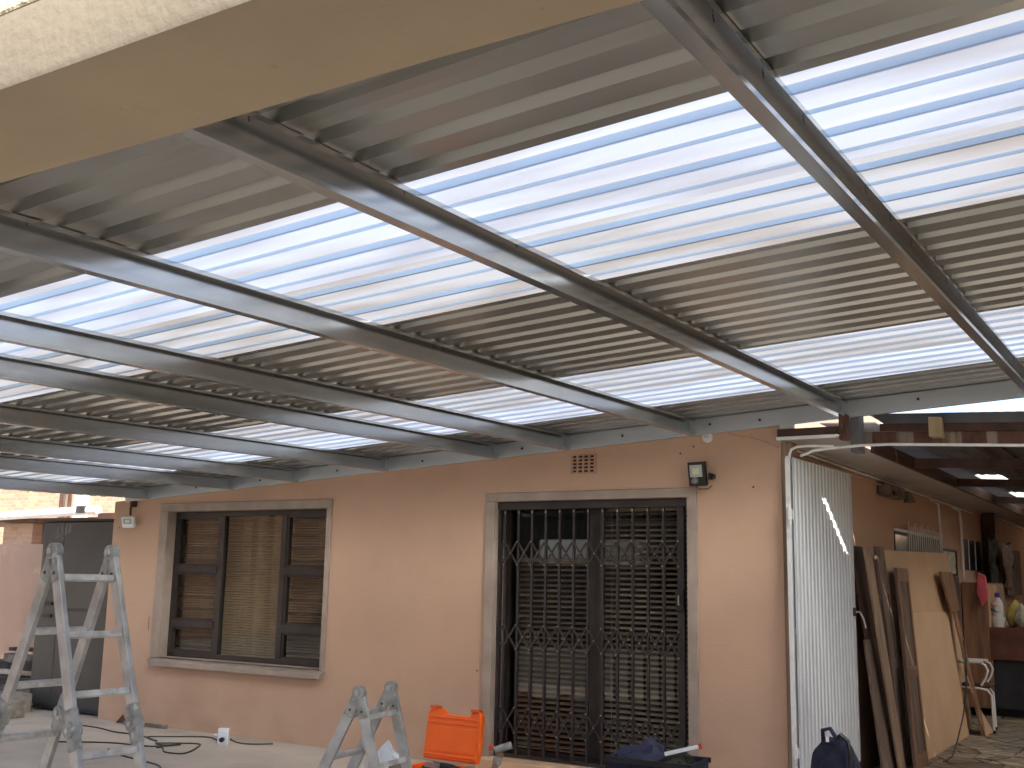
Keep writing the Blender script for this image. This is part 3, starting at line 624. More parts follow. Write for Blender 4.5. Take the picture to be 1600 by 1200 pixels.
# ================================================================== boards leaning on the alley wall
def board(name, y0, y1, zt0, zt1, xb, xt, material, label, th=.012, yshift=0., parts=False, z0=0.0, cat='board', ytop=0.0, parent=None):
    """panel whose foot stands at x=xb and whose top rests at x=xt; y0..y1 at the foot, shifted by ytop at the top"""
    vs = []
    for (yy, zt) in ((y0, zt0), (y1, zt1)):
        vs += [(xb, yy, z0), (xb + th, yy, z0 + .001), (xt, yy + ytop, zt), (xt + th, yy + ytop, zt)]
    mb = MB().add(vs, [(0, 1, 3, 2), (4, 6, 7, 5), (0, 2, 6, 4), (1, 5, 7, 3), (2, 3, 7, 6), (0, 4, 5, 1)])
    return mb
o = build('hardboard_sheet', board('', 2.55, 5.55, 1.88, 1.94, -2.32, -2.50, None, ''), M['hardboard']); tag(o, 'large tan hardboard sheet leaning highest against the alley wall', 'board')
o = build('hardboard_sheet', board('', 2.75, 4.95, 1.30, 1.29, -2.255, -2.42, None, ''), M['hardboard2']); tag(o, 'shorter tan hardboard sheet leaning in front of the larger one', 'board')
def door_panel(y0, y1, zt, xb, xt, material, label, ytop=-.2, rails=True, th=.028, cat='door panel'):
    t = thing('door_panel', ((xb), (y0 + y1) / 2, 0), label, cat)
    def P(u, v, d):  # u across 0..1, v up 0..1, d proud
        x = xb + (xt - xb) * v; y = y0 + (y1 - y0) * u + ytop * v; return (x + d, y, zt * v)
    def quad(u0, u1, v0, v1, d0, d1):
        vs = [P(u0, v0, d0), P(u1, v0, d0), P(u1, v1, d0), P(u0, v1, d0), P(u0, v0, d1), P(u1, v0, d1), P(u1, v1, d1), P(u0, v1, d1)]
        return MB().add(vs, [(0, 3, 2, 1), (4, 5, 6, 7), (0, 1, 5, 4), (1, 2, 6, 5), (2, 3, 7, 6), (3, 0, 4, 7)])
    build('panel', quad(.0, 1, 0, 1, 0, th * .6), M['wood_grey'] if rails else material, t)
    if rails:
        for a, b in ((0, .14), (.86, 1)): build('stile', quad(a, b, 0, 1, th * .6 + .001, th), material, t)
        for a, b in ((0, .07), (.44, .49), (.93, 1)): build('rail', quad(.1401, .8599, a, b, th * .6 + .001, th), material, t)
    return t
door_panel(2.16, 2.62, 1.72, -2.22, -2.40, M['wood_mid'], 'brown framed door panel leaning foremost between the tan sheets and the gate', .35)
door_panel(1.98, 2.20, 1.88, -2.31, -2.45, M['wood_worn'], 'narrow pale brown board leaning just right of the open white gate', -.35, False)
door_panel(2.22, 2.50, 1.90, -2.335, -2.47, M['wood_grey'], 'dusty dark brown board leaning behind the framed door panel', -.15, True)
door_panel(2.0, 2.6, 1.89, -2.40, -2.55, M['wood_dark'], 'darkest brown board leaning hindmost by the open white gate', -.45, False)
door_panel(1.65, 2.0, 1.1, -2.36, -2.48, M['wood_grey'], 'short dark board standing low beside the gate edge', .0, False)
o = build('wooden_plank', MB().bar((-2.14, 5.1, .02), (-2.40, 4.85, 1.715), .03, .30, (0, 1, 0)), M['wood_mid']); 
bpy.data.objects.remove(o)
o = build('wooden_plank', board('', 4.95, 5.12, 1.30, 1.30, -2.12, -2.385, None, '', th=.022, ytop=.15), M['wood_mid']); tag(o, 'narrow dark brown plank leaning along the right edge of the tan hardboard', 'plank')
o = build('wooden_board', MB().add([(-2.40, 4.55, 1.715), (-2.40, 5.2, 1.72), (-2.36, 5.30, 1.30), (-2.36, 4.82, 1.29), (-2.375, 4.55, 1.715), (-2.375, 5.2, 1.72), (-2.335, 5.30, 1.30), (-2.335, 4.82, 1.29)],
      [(0, 1, 2, 3), (7, 6, 5, 4), (0, 4, 5, 1), (1, 5, 6, 2), (2, 6, 7, 3), (3, 7, 4, 0)]), M['wood_mid']); tag(o, 'small dark brown board propped on top of the shorter hardboard sheet', 'board')
o = build('wooden_offcut', board('', 5.0, 5.45, .62, .30, -2.09, -2.25, None, ''), M['hardboard']); tag(o, 'broken tan board corner standing at the foot of the plank', 'board')
o = build('loose_cable', MB().tube([(-2.22, 4.75, 1.0), (-2.19, 4.70, .8), (-2.16, 4.45, .5), (-2.13, 4.0, .28), (-2.10, 3.5, .12), (-2.08, 3.1, .02), (-2.1, 2.8, .012)], .007, 6), M['cable']); tag(o, 'thin dark cable trailing down the front of the hardboard sheet', 'cable')

# ================================================================== alley wall fittings
aw = thing('barred_window', (-2.6, 4.6, 2.05), 'small alley window behind white vertical burglar bars', 'window')
build('window_recess', MB().box(-2.609, -2.603, 3.5, 5.75, 1.6, 2.13), M['black_pl'], aw)
build('pane', MB().box(-2.602, -2.600, 3.52, 4.05, 1.6, 2.07), M['led'], aw)
fr = MB().box(-2.5995, -2.575, 3.45, 5.80, 2.10, 2.13).box(-2.5995, -2.575, 3.45, 5.8, 1.6, 1.63); build('frame', fr, M['white'], aw)
for k in range(17): build('bar', MB().tube([(-2.56, 3.95 + k * .108, 1.6), (-2.56, 3.95 + k * .108, 2.12 + (.06 if k % 3 else .1))], .006, 6), M['white'], aw)
o = thing('meter_box', (-2.55, 3.2, 2.47), 'grey wall box fixed under the soffit beyond the gate', 'box'); build('casing', MB().box(-2.6, -2.48, 2.85, 3.5, 2.41, 2.53), M['junk'], o, bevel=.02); build('cover', MB().box(-2.479, -2.46, 2.95, 3.3, 2.42, 2.46), M['black_pl'], o)
o = thing('small_lamp', (-2.55, 4.0, 2.45), 'small pale lamp below the soffit right of the wall box', 'lamp'); build('shade', MB().lathe([(.02, .05), (.05, .0), (.06, -.05), (.0001, -.055)], (-2.52, 3.85, 2.46), 12), M['junk'], o); build('arm', MB().tube([(-2.6, 3.85, 2.52), (-2.52, 3.85, 2.51)], .01), M['junk'], o)
mr_ = thing('wall_mirror', (-2.59, 6.2, 1.85), 'pale mirror with dark frame on the alley wall right of the barred window', 'mirror')
build('mirror_glass', MB().box(-2.598, -2.592, 5.85, 6.65, 1.72, 1.98), M['pale_bag'], mr_); build('frame', MB().box(-2.6, -2.58, 5.8, 6.72, 1.985, 2.01).box(-2.6, -2.58, 5.8, 6.72, 1.69, 1.715).box(-2.6, -2.58, 6.66, 6.72, 1.716, 1.984), M['black_pl'], mr_)
dw = thing('dark_doorway', (-2.6, 7.9, 1.2), 'dark open doorway in the alley wall behind hanging clothes', 'doorway')
build('opening', MB().box(-2.609, -2.60, 7.25, 8.55, 1.78, 2.18), M['black_pl'], dw); build('door_leaf', MB().box(-2.5995, -2.57, 5.86, 6.7, .1, 1.68), M['cabinet'], dw)
for yy in (7.6, 8.1): build('bar', MB().tube([(-2.59, yy, 1.78), (-2.59, yy, 2.18)], .008, 6), M['white'], dw)
ps = build('timber_post', MB().box(-2.59, -2.42, 8.75, 9.05, 0, 2.6), M['wood_dark']); tag(ps, 'dark timber post against the alley wall holding hanging clothes', 'post')
def cloth(name, c, w, h, m, label, cat, seed):
    mb = MB(); nu, nv = 10, 12; vs = []
    for j in range(nv + 1):
        for i in range(nu + 1):
            u = i / nu - .5; v = j / nv; ww = w * (.55 + .45 * math.sin(PI * min(1, v * 1.2 + .15)))
            vs.append((c[0] + .05 + .05 * noise.noise(Vector((i * .7, j * .4, seed))) - .03 * abs(u), c[1] + u * ww + .05 * noise.noise(Vector((j * .5, i * .3, seed + 3))), c[2] - v * h + .06 * noise.noise(Vector((i * .5, seed, 0)))))
    fs = [(j * (nu + 1) + i, j * (nu + 1) + i + 1, (j + 1) * (nu + 1) + i + 1, (j + 1) * (nu + 1) + i) for j in range(nv) for i in range(nu)]
    mb.add(vs, fs, True); o = build(name, mb, m); s = o.modifiers.new('thick', 'SOLIDIFY'); s.thickness = .02; return tag(o, label, cat)
cloth('hanging_jacket', (-2.44, 8.4, 2.2), .9, .62, M['khaki'], 'dark olive jacket hanging left of the timber post', 'jacket', 1)
cloth('hanging_cloth', (-2.36, 9.0, 2.15), 1.0, .60, M['wood_grey'], 'brown and dark garments hanging on the timber post', 'clothing', 5)
cloth('hanging_shirt', (-2.42, 9.6, 2.2), .7, .35, M['khaki'], 'small black garment hanging right of the timber post', 'clothing', 9)
o = build('curtain_strip', MB().box(-2.52, -2.49, 10.3, 11.7, 1.45, 2.15), M['junk']); tag(o, 'pale beige panel hanging on the alley wall beyond the clothes', 'panel')
o = thing('wooden_cupboard', (-2.4, 7.9, 0), 'plain wooden cupboard with two doors beside the red covered counter', 'cupboard')
build('body', MB().box(-2.59, -2.30, 6.95, 8.3, .1, 1.62), M['wood_mid'], o, bevel=.006); build('upper_door', MB().box(-2.299, -2.28, 7.0, 7.62, .99, 1.6), M['hardboard'], o, bevel=.004); build('upper_door', MB().box(-2.299, -2.28, 7.64, 8.25, .99, 1.6), M['wood_worn'], o, bevel=.004); build('lower_door', MB().box(-2.299, -2.28, 7.0, 8.25, .15, .96), M['wood_mid'], o, bevel=.004)
# counter with red cover
ct = thing('counter', (-1.4, 7.35, 0), 'long counter with dark red cover over a charcoal front', 'counter')
build('cover', MB().box(-2.37, .6, 6.99, 7.8, .68, 1.075), M['red_cloth'], ct, bevel=.01); build('front_panel', MB().box(-2.36, .6, 7.03, 7.75, .1, .679), M['dark_cloth'], ct); build('plinth', MB().box(-2.3, .55, 7.12, 7.7, -.01, .099), M['black_pl'], ct)
cz = 1.076
o = thing('bucket', (-2.205, 7.12, cz), 'small white tub standing on the red counter under the bottle', 'tub'); build('tub', MB().lathe([(.0001, 0), (.065, 0), (.078, .11), (.083, .112), (.083, .125), (.0001, .127)], (-2.205, 7.12, cz), 20), M['white_pl'], o)
o = thing('detergent_bottle', (-2.205, 7.12, cz + .128), 'white bottle with purple cap standing on the white tub', 'bottle')
build('bottle_body', MB().lathe([(.0001, 0), (.058, .0), (.064, .02), (.066, .12), (.056, .18), (.03, .225), (.028, .235)], (-2.205, 7.12, cz + .128), 18), M['bottle'], o)
build('cap', MB().lathe([(.03, .235), (.032, .29), (.026, .295), (.0001, .296)], (-2.205, 7.12, cz + .128), 14), M['purple'], o)
lbm = MB(); n = 8
for (z0_, z1_, mm) in ((.05, .115, M['teal']), (.125, .16, M['pink'])):
    lb_ = MB(); vs = []
    for k in range(n + 1):
        t = -PI / 2 - .7 + 1.4 * k / n; vs += [(-2.205 + .0672 * math.cos(t), 7.12 + .0672 * math.sin(t), cz + .128 + z0_ + .01 * abs(k - 4) / 4), (-2.30 + .0668 * math.cos(t), 7.12 + .0668 * math.sin(t), cz + .128 + z1_ - .012 * abs(k - 4) / 4)]
    lb_.add(vs, [(2 * k, 2 * k + 2, 2 * k + 3, 2 * k + 1) for k in range(n)], True); build('sticker', lb_, mm, o)
def blob(name, c, r, m, label, cat, seed, amp=.25, knot=True):
    bm = bmesh.new(); bmesh.ops.create_icosphere(bm, subdivisions=3, radius=1); 
    for v in bm.verts:
        d = 1 + amp * noise.noise(v.co * 1.6 + Vector((seed, 0, 0))) + .5 * amp * noise.noise(v.co * 5 + Vector((0, seed, 0)))
        co = v.co.copy(); z = co.z
        if knot and z > .55: co.x *= 1 - (z - .55) * 1.7; co.y *= 1 - (z - .55) * 1.7; co.z += (z - .55) * .5
        v.co = Vector((co.x * r[0] * d, co.y * r[1] * d, max(-r[2], co.z * r[2] * d)))
    mb = MB().add([tuple(v.co + Vector(c)) for v in bm.verts], [tuple(v.index for v in f.verts) for f in bm.faces], True); bm.free()
    return tag(build(name, mb, m, loc=(c[0], c[1], c[2] - r[2])), label, cat)
blob('plastic_bag', (-2.02, 7.25, cz + .15), (.13, .1, .15), M['yellow'], 'yellow plastic bag on the counter behind the bottle', 'bag', 3)
blob('plastic_bag', (-1.93, 7.12, cz + .13), (.09, .08, .13), M['pale_bag'], 'pale see-through bag of goods on the counter beside the yellow bag', 'bag', 8)
o = build('pink_cloth', MB().add([(-2.38, 6.91, 1.75), (-2.29, 6.91, 1.70), (-2.27, 6.91, 1.45), (-2.35, 6.91, 1.33), (-2.41, 6.91, 1.5), (-2.38, 6.87, 1.75), (-2.29, 6.86, 1.70), (-2.27, 6.86, 1.45), (-2.35, 6.86, 1.33), (-2.41, 6.87, 1.5)],
      [(0, 1, 2, 3, 4), (9, 8, 7, 6, 5), (0, 5, 6, 1), (1, 6, 7, 2), (2, 7, 8, 3), (3, 8, 9, 4), (4, 9, 5, 0)]), M['pink'], bevel=.012); tag(o, 'pink rubber glove like item hanging by the cupboard', 'cloth')
o = build('green_tub', MB().lathe([(.0001, 0), (.07, 0), (.08, .09), (.0001, .092)], (-1.83, 7.1, cz), 16), M['green']); tag(o, 'green tub on the counter at the right edge of the picture', 'tub')
# chair
ch = thing('chair', (-2.15, 5.25, 0), 'white tubular steel armchair with dark seat beside the leaning boards', 'chair')
def seatpt(x, y, z): return (x, y, z)
for yy in (5.28, 5.62):
    build('side_tube', MB().tube([(-2.04 - (yy - 5.28) * .1, yy, .0), (-2.05 - (yy - 5.28) * .1, yy, .40), (-2.09 - (yy - 5.28) * .1, yy, .455), (-2.18, yy, .47), (-2.42, yy, .47)], .0125, 10), M['white'], ch)
    build('arm_tube', MB().tube([(-2.15, yy, .50), (-2.10, yy, .58), (-2.075, yy, .66), (-2.10, yy, .72), (-2.16, yy, .745), (-2.38, yy, .74)], .012, 10), M['white'], ch)
    build('back_leg', MB().tube([(-2.40, yy, .0), (-2.38, yy, .45), (-2.40, yy, .75), (-2.46, yy, .95)], .0125, 8), M['white'], ch)
    build('foot_cap', MB().tube([(-2.04 - (yy - 5.28) * .1, yy, .0), (-2.04 - (yy - 5.28) * .1, yy, .035)], .016, 8), M['black_pl'], ch)
build('armrest', MB().box(-2.37, -2.12, 5.26, 5.30, .735, .765), M['white_pl'], ch, bevel=.01)
build('armrest', MB().box(-2.37, -2.12, 5.60, 5.64, .735, .765), M['white_pl'], ch, bevel=.01)
build('seat', MB().box(-2.42, -2.06, 5.30, 5.60, .475, .515), M['wood_dark'], ch, bevel=.012)

# ================================================================== wall fixtures on the front
cap = thing('junction_cap', (-3.189, -.002, 2.668), 'round white cable cap on the wall under the ledger beam', 'cable cap')
build('cap_disc', MB().lathe([(.045, 0), (.045, -.012), (.035, -.02), (.0001, -.022)], (-3.189, 0, 2.668), 24, 'y'), M['cap'], cap)
build('knockout', MB().box(-3.211, -3.197, -.0235, -.0215, 2.666, 2.671).box(-3.186, -3.182, -.0235, -.0215, 2.660, 2.676), M['steel_dark'], cap)
def flood(c, w, h, body, face, label, yaw, pitch):
    t = thing('floodlight', c, label, 'floodlight'); R_ = Matrix.Rotation(yaw, 4, 'Z') @ Matrix.Rotation(pitch, 4, 'X')
    def tr(mb, off=(0, 0, 0)):
        mb.v = [tuple(Vector(c) + Vector(off) + R_ @ Vector(v)) for v in mb.v]; return mb
    build('housing', tr(MB().box(-w / 2, w / 2, -.03, .012, -h / 2, h / 2)), body, t, bevel=.005)
    for k in range(5): build('cooling_fin', tr(MB().box(-w / 2 + .02 + k * (w - .05) / 4, -w / 2 + .026 + k * (w - .05) / 4, .0125, .03, -h / 2 + .02, h / 2 - .02)), body, t)
    build('lens', tr(MB().box(-w * .36, w * .36, -.034, -.0305, -h * .12, h * .38)), face, t)
    build('led_chip', tr(MB().box(-w * .18, w * .2, -.037, -.0345, .0, h * .24)), M['led2'], t)
    return t, tr
t, tr = flood((-3.235, -.09, 2.375), .145, .185, M['black_pl'], M['led'], 'black square floodlight above the right corner of the door surround', -.12, .16)
build('sensor', tr(MB().lathe([(.0001, -.035), (.022, -.03), (.026, -.01), (.026, .0)], (-.01, -.032, -.05), 14, 'y')), M['plastic_grey'], t)
build('bracket', MB().box(-3.165, -3.13, -.06, .0, 2.34, 2.375).box(-3.15, -3.14, -.10, -.03, 2.33, 2.38), M['black_pl'], t)
build('cable', MB().tube([(-3.27, -.07, 2.29), (-3.24, -.06, 2.26), (-3.18, -.04, 2.262), (-3.15, -.02, 2.29)], .004, 6), M['black_pl'], t)
t, tr = flood((-9.755, -.09, 2.075), .15, .12, M['white_pl'], M['led'], 'small white floodlight on a bracket at the left end of the house wall', .25, .3)
build('bracket', MB().tube([(-9.80, -.02, 2.31), (-9.80, -.05, 2.22), (-9.78, -.06, 2.15)], .012, 8).box(-9.84, -9.76, -.03, -.001, 2.24, 2.32), M['wood_dark'], t)

# white tube clips and a switch drop by the corner
ob = thing('conduit_box', (-2.53, -.05, 2.49), 'small white junction box on the conduit above the gate hinge', 'junction box')
build('box', MB().box(-2.555, -2.525, -.075, -.03, 2.455, 2.487), M['white_pl'], ob, bevel=.003)
# ================================================================== ladders
def ladder(c, th, h, s1, s2, w, wb, off, pitch, nr, label, rail=(.026, .062), mid=.5, first=.13):
    t = thing('folding_ladder', (c[0], c[1], 0), label, 'ladder')
    c = Vector((c[0], c[1], h)); a = Vector((math.cos(th), math.sin(th), 0)); b = Vector((-math.sin(th), math.cos(th), 0))
    for sgn, s in ((-1, s1), (1, s2)):
        L = math.sqrt(h * h + s * s); feet = [c + a * (k * wb / 2) + b * (sgn * s) - Vector((0, 0, h)) for k in (-1, 1)]; tops = [c + a * (k * w / 2) for k in (-1, 1)]
        nrm = a.cross((feet[0] - tops[0]).normalized())
        for k in (0, 1):
            d = (feet[k] - tops[k]).normalized()
            inn = a * (.012 if k == 0 else -.012)
            segs = [(0.03, mid * L - .05), (mid * L + .05, L - .03)] if mid else [(.03, L - .03)]
            for j, (u0, u1) in enumerate(segs):
                sh = inn if (mid and j == 1) else Vector((0, 0, 0))
                build('rail', MB().bar(tops[k] + d * u0 + sh * 0, tops[k] + d * u1 + sh * 0, rail[0], rail[1], nrm), M['alu'], t, bevel=.003)
            if mid:
                m_ = tops[k] + d * (mid * L); hj = build('mid_hinge', MB().bar(m_ - d * .095, m_ + d * .095, rail[0] + .014, rail[1] + .004, nrm), M['plastic_grey'], t, bevel=.008)
                build('hinge_disc', MB().tube([m_ - a * .03, m_ + a * .028], .036, 12), M['plastic_grey'], hj); build('lock_pin', MB().tube([m_ - a * .038, m_ + a * .038], .013, 8), M['alu'], hj)
            build('rubber_foot', MB().bar(feet[k] - d * .03, feet[k] - d * .001, rail[0] + .012, rail[1] + .012, nrm), M['black_pl'], t)
        k = 0; u = first
        while u < L - .08 and k < nr:
            if not mid or abs(u - mid * L) > .05:
                p0 = tops[0] + (feet[0] - tops[0]) * (u / L); p1 = tops[1] + (feet[1] - tops[1]) * (u / L)
                build('rung', MB().bar(p0 + a * rail[0] * .5, p1 - a * rail[0] * .5, .030, .028, nrm), M['alu_rung'], t, bevel=.004)
            u += pitch; k += 1
    for k in (-1, 1):
        p = c + a * (k * w / 2)
        j = build('top_hinge', MB().tube([p - a * .022, p + a * .022], .040, 12), M['plastic_grey'], t, bevel=.003)
        build('pin', MB().tube([p - a * .036, p + a * .036], .015, 10), M['alu'], j)
        for sgn, s in ((-1, s1), (1, s2)):
            d = (b * (sgn * s) - Vector((0, 0, h))).normalized(); build('hinge_arm', MB().bar(p + d * .01, p + d * .15, rail[0] + .010, rail[1] - .008, a.cross(d)), M['plastic_grey'], j)
            build('rivet', MB().tube([p + d * .11 - a * .022, p + d * .11 + a * .022], .008, 8), M['steel_dark'], j)
    return t
ladder((-4.678, -4.462), 1.513, 1.642, .568, .65, .317, .343, 0, .28, 6, 'tall aluminium folding ladder standing open at the left', mid=.49, first=.134)
ladder((-4.275, -2.635), 1.709, .879, .255, .444, .367, .351, 0, .28, 3, 'low aluminium folding ladder standing open left of the orange case', mid=None, first=.15, rail=(.024, .066))

# ================================================================== things on the floor
oc = thing('tool_case', (-5.1, -.78, 0), 'bright orange plastic tool case with its lid propped open beside the door', 'tool case')
def rot_case(mb, c, yaw, tilt):
    R_ = Matrix.Rotation(yaw, 4, 'Z') @ Matrix.Rotation(tilt, 4, 'X'); mb.v = [tuple(Vector(c) + R_ @ Vector(v)) for v in mb.v]; return mb
cc = (-5.14, -.60, .135); yw = -.06; tl = -.16
lid = MB(); w, hh = .27, .385
# shell: outline with notch for the handle at the top
out = [(-w, 0), (w, 0), (w + .008, .1), (w, hh - .03), (w - .02, hh), (w - .10, hh), (w - .12, hh - .035), (-w + .18, hh - .035), (-w + .16, hh), (-w + .03, hh), (-w, hh - .03), (-w - .0, .1)]
lid.prism(out, lambda p: (p[0], 0, p[1]), lambda p: (p[0], .055, p[1]))
build('lid', rot_case(lid, cc, yw, tl), M['orange'], oc, bevel=.012)
rb = MB()
for z in (.03, .275, .315): rb.box(-w + .02, w - .02, -.008, -.0005, z, z + .012)
rb.box(-w + .03, w - .03, -.005, -.0005, .06, .25)
build('lid_rib', rot_case(rb, cc, yw, tl), M['orange'], oc, bevel=.003)
build('latch', rot_case(MB().box(-w + .03, -w + .10, -.02, .06, hh - .004, hh + .022), cc, yw, tl), M['orange2'], oc, bevel=.006)
build('latch', rot_case(MB().box(w - .10, w - .03, -.02, .06, hh - .004, hh + .022), cc, yw, tl), M['orange2'], oc, bevel=.006)
cb = (-5.06, -.83, 0)
bs = MB(); 
bs.box(-w, w, -.20, .19, .01, .03).box(-w, w, -.20, -.18, .03, .12).box(-w, w, .17, .19, .03, .12).box(-w, -w + .02, -.18, .17, .03, .12).box(w - .02, w, -.18, .17, .03, .12)
build('base', rot_case(bs, cb, yw, 0), M['orange'], oc, bevel=.004)
build('carry_handle', rot_case(MB().tube([(-.08, -.2, .07), (-.08, -.245, .07), (.08, -.245, .07), (.08, -.2, .07)], .013, 8), cb, yw, 0), M['black_pl'], oc)
dt = thing('hand_tool', (-5.0, -.8, .04), 'black hand tool lying in the open orange case', 'tool'); build('body', rot_case(MB().tube([(-.18, .02, .10), (-.05, .0, .13), (.1, .02, .125), (.2, .06, .11)], [.02, .035, .03, .012], 10), cb, yw, 0), M['black_pl'], dt); build('blade', rot_case(MB().box(-.12, .02, -.04, -.03, .12, .16), cb, yw, 0), M['alu'], dt)
ham = thing('grinder', (-4.58, -.75, 0), 'brown handled power tool standing between the orange case and the gate', 'power tool')
build('handle', MB().tube([(-4.62, -.78, .04), (-4.60, -.76, .18), (-4.57, -.74, .27)], [.028, .026, .03], 10), M['wood_mid'], ham); build('head', MB().tube([(-4.60, -.78, .285), (-4.50, -.70, .325)], .028, 12), M['plastic_grey'], ham); build('collar', MB().tube([(-4.595, -.76, .19), (-4.585, -.752, .235)], .034, 12), M['plastic_grey'], ham); build('knob', MB().lathe([(.0001, .02), (.02, .01), (.02, -.01), (.0001, -.02)], (-4.62, -.8, .31), 10), M['red_pl'], ham)
build('foot', MB().box(-4.68, -4.56, -.84, -.72, 0, .05), M['orange2'], ham, bevel=.01)
# white bag + brown thing
blob('plastic_bag', (-5.0, -1.55, .17), (.17, .12, .17), M['bagwhite'], 'crumpled white plastic bag on the floor behind the low ladder', 'bag', 13, .5)
blob('cloth_bundle', (-4.72, -1.75, .14), (.16, .14, .14), M['junk'], 'small grey heap of rags on the floor at the foot of the low ladder', 'rags', 23, .5, False)
# black crate with tools
cr = thing('storage_crate', (-3.25, -.95, 0), 'black plastic crate of tools on the floor in front of the gate', 'crate')
def cpt(mb): return rot_case(mb, (-3.22, -.9, 0), .05, 0)
c0 = MB(); W2, D2, H2 = .30, .18, .385
c0.box(-W2, W2, -D2, -D2 + .015, .0, H2).box(-W2, W2, D2 - .015, D2, 0, H2).box(-W2, -W2 + .015, -D2 + .015, D2 - .015, 0, H2).box(W2 - .015, W2, -D2 + .015, D2 - .015, 0, H2).box(-W2 + .015, W2 - .015, -D2 + .015, D2 - .015, 0, .02)
build('crate_body', cpt(c0), M['navy'], cr, bevel=.006); build('rim', cpt(MB().box(-W2 - .012, W2 + .012, -D2 - .012, -D2 - .0005, H2 - .03, H2 + .004)), M['black_pl'], cr); build('rim', cpt(MB().box(-W2 - .012, W2 + .012, D2 + .0005, D2 + .012, H2 - .03, H2 + .004)), M['black_pl'], cr)
blob('tool_bag', (-3.33, -.86, .30), (.19, .13, .16), M['navy2'], 'dark navy cloth bundle filling the left of the black crate', 'tool bag', 31, .5, False)
blob('tool_bag', (-3.1, -.84, .28), (.16, .11, .15), M['khaki'], 'black cloth heaped in the right of the black crate', 'tool bag', 37, .5, False)
bt = thing('spirit_level', (-3.05, -.97, .4), 'white bar with red end lying across the black crate', 'tool'); build('bar', MB().bar((-3.14, -.96, .42), (-2.94, -.86, .475), .028, .024), M['white_pl'], bt, bevel=.004); build('end_cap', MB().bar((-2.94, -.86, .475), (-2.92, -.85, .4805), .034, .034), M['red_pl'], bt)
# navy backpack by the gate
bp_ = thing('backpack', (-2.08, -.75, 0), 'navy backpack standing on the floor before the white gate', 'backpack')
bm = bmesh.new(); bmesh.ops.create_icosphere(bm, subdivisions=4, radius=1)
for v in bm.verts:
    co = v.co; d = 1 + .10 * noise.noise(co * 2.2 + Vector((4, 0, 0))) + .04 * noise.noise(co * 7)
    sx = math.copysign(abs(co.x) ** .75, co.x); sy = math.copysign(abs(co.y) ** .75, co.y); sz = math.copysign(abs(co.z) ** .7, co.z)
    k = 1 - .22 * max(0, sz); v.co = Vector((sx * .165 * k * d, sy * .13 * k * d, .30 + sz * .30 * d + .02 * sx * (1 if sz > 0 else 0)))
mb = MB().add([tuple(v.co + Vector((-2.07, -.75, 0))) for v in bm.verts], [tuple(v.index for v in f.verts) for f in bm.faces], True); bm.free()
build('bag_body', mb, M['navy'], bp_)
build('strap', MB().tube([(-2.03, -.83, .60), (-1.99, -.86, .635), (-1.95, -.86, .60), (-1.93, -.87, .50), (-1.95, -.88, .36), (-1.90, -.9, .20)], .013, 8), M['black_pl'], bp_)
build('grab_handle', MB().tube([(-2.12, -.8, .575), (-2.11, -.84, .65), (-2.06, -.85, .665), (-2.02, -.84, .60)], .013, 8), M['navy2'], bp_)
build('front_pocket', MB().box(-2.17, -1.97, -.91, -.86, .10, .36), M['navy2'], bp_, bevel=.03)
build('reflective_tab', MB().box(-2.083, -2.063, -.872, -.868, .585, .615), M['white_pl'], bp_)
# extension cord + socket box
def smooth(pts, n=6):
    out = []; P_ = [Vector(p) for p in pts]
    for i in range(len(P_) - 1):
        p0, p1, p2, p3 = P_[max(i - 1, 0)], P_[i], P_[i + 1], P_[min(i + 2, len(P_) - 1)]
        for k in range(n):
            t = k / n; out.append(.5 * ((2 * p1) + (p2 - p0) * t + (2 * p0 - 5 * p1 + 4 * p2 - p3) * t * t + (3 * p1 - p0 - 3 * p2 + p3) * t ** 3))
    return out + [P_[-1]]
z = .008
o = build('extension_cord', MB().tube(smooth([(-9.88, -.477, z), (-9.5, -.48, z), (-9.122, -.571, z), (-8.8, -.56, z), (-8.35, -.72, z), (-8.6, -.62, z + .006), (-8.45, -.42, z), (-8.2, -.25, z), (-7.98, -.33, z), (-7.83, -.43, .02)]), .007, 6), M['cable']); tag(o, 'dark cord running from behind the ladder to the white socket box', 'cord')
o = build('extension_cord', MB().tube(smooth([(-9.0, -1.3, z), (-8.6, -1.05, z), (-8.143, -.96, z), (-8.03, -.72, z), (-8.078, -.881, z + .008), (-8.25, -.80, z), (-7.95, -.60, z), (-7.777, -.76, z), (-7.62, -1.05, z), (-7.80, -1.1, z), (-7.95, -1.0, z + .01), (-8.05, -.98, z)]), .007, 6), M['cable']); tag(o, 'dark cord lying in a loop on the concrete left of the socket box', 'cord')
o = build('extension_cord', MB().tube(smooth([(-8.3, -1.30, z), (-8.11, -1.40, z), (-7.9, -1.46, z), (-7.556, -1.53, z), (-7.3, -1.60, z), (-7.1, -1.75, z)]), .007, 6), M['cable']); tag(o, 'dark cord nearest the camera curving right from the tall ladder', 'cord')
o = build('extension_cord', MB().tube(smooth([(-7.72, -.42, .05), (-7.65, -.38, .02), (-7.55, -.30, z), (-7.42, -.17, z)]), .007, 6), M['cable']); tag(o, 'short dark cord leaving the socket box toward the wall', 'cord')
sb = thing('socket_box', (-7.77, -.45, 0), 'white plug socket box with black plug on the concrete by the wall', 'socket')
def sbt(mb): return rot_case(mb, (-7.77, -.45, 0), .5, 0)
build('box', sbt(MB().box(-.05, .05, -.03, .03, 0, .145)), M['white_pl'], sb, bevel=.006); build('plug', sbt(MB().tube([(0, -.031, .05), (0, -.07, .05)], .022, 10)), M['black_pl'], sb); build('inlet', sbt(MB().tube([(-.05, 0, .08), (-.085, 0, .08)], .016, 8)), M['white_pl'], sb)
o = build('timber_batten', MB().bar((-9.55, -.12, .02), (-8.95, -.09, .02), .03, .035), M['junk']); tag(o, 'short pale batten on the floor against the house wall', 'batten')
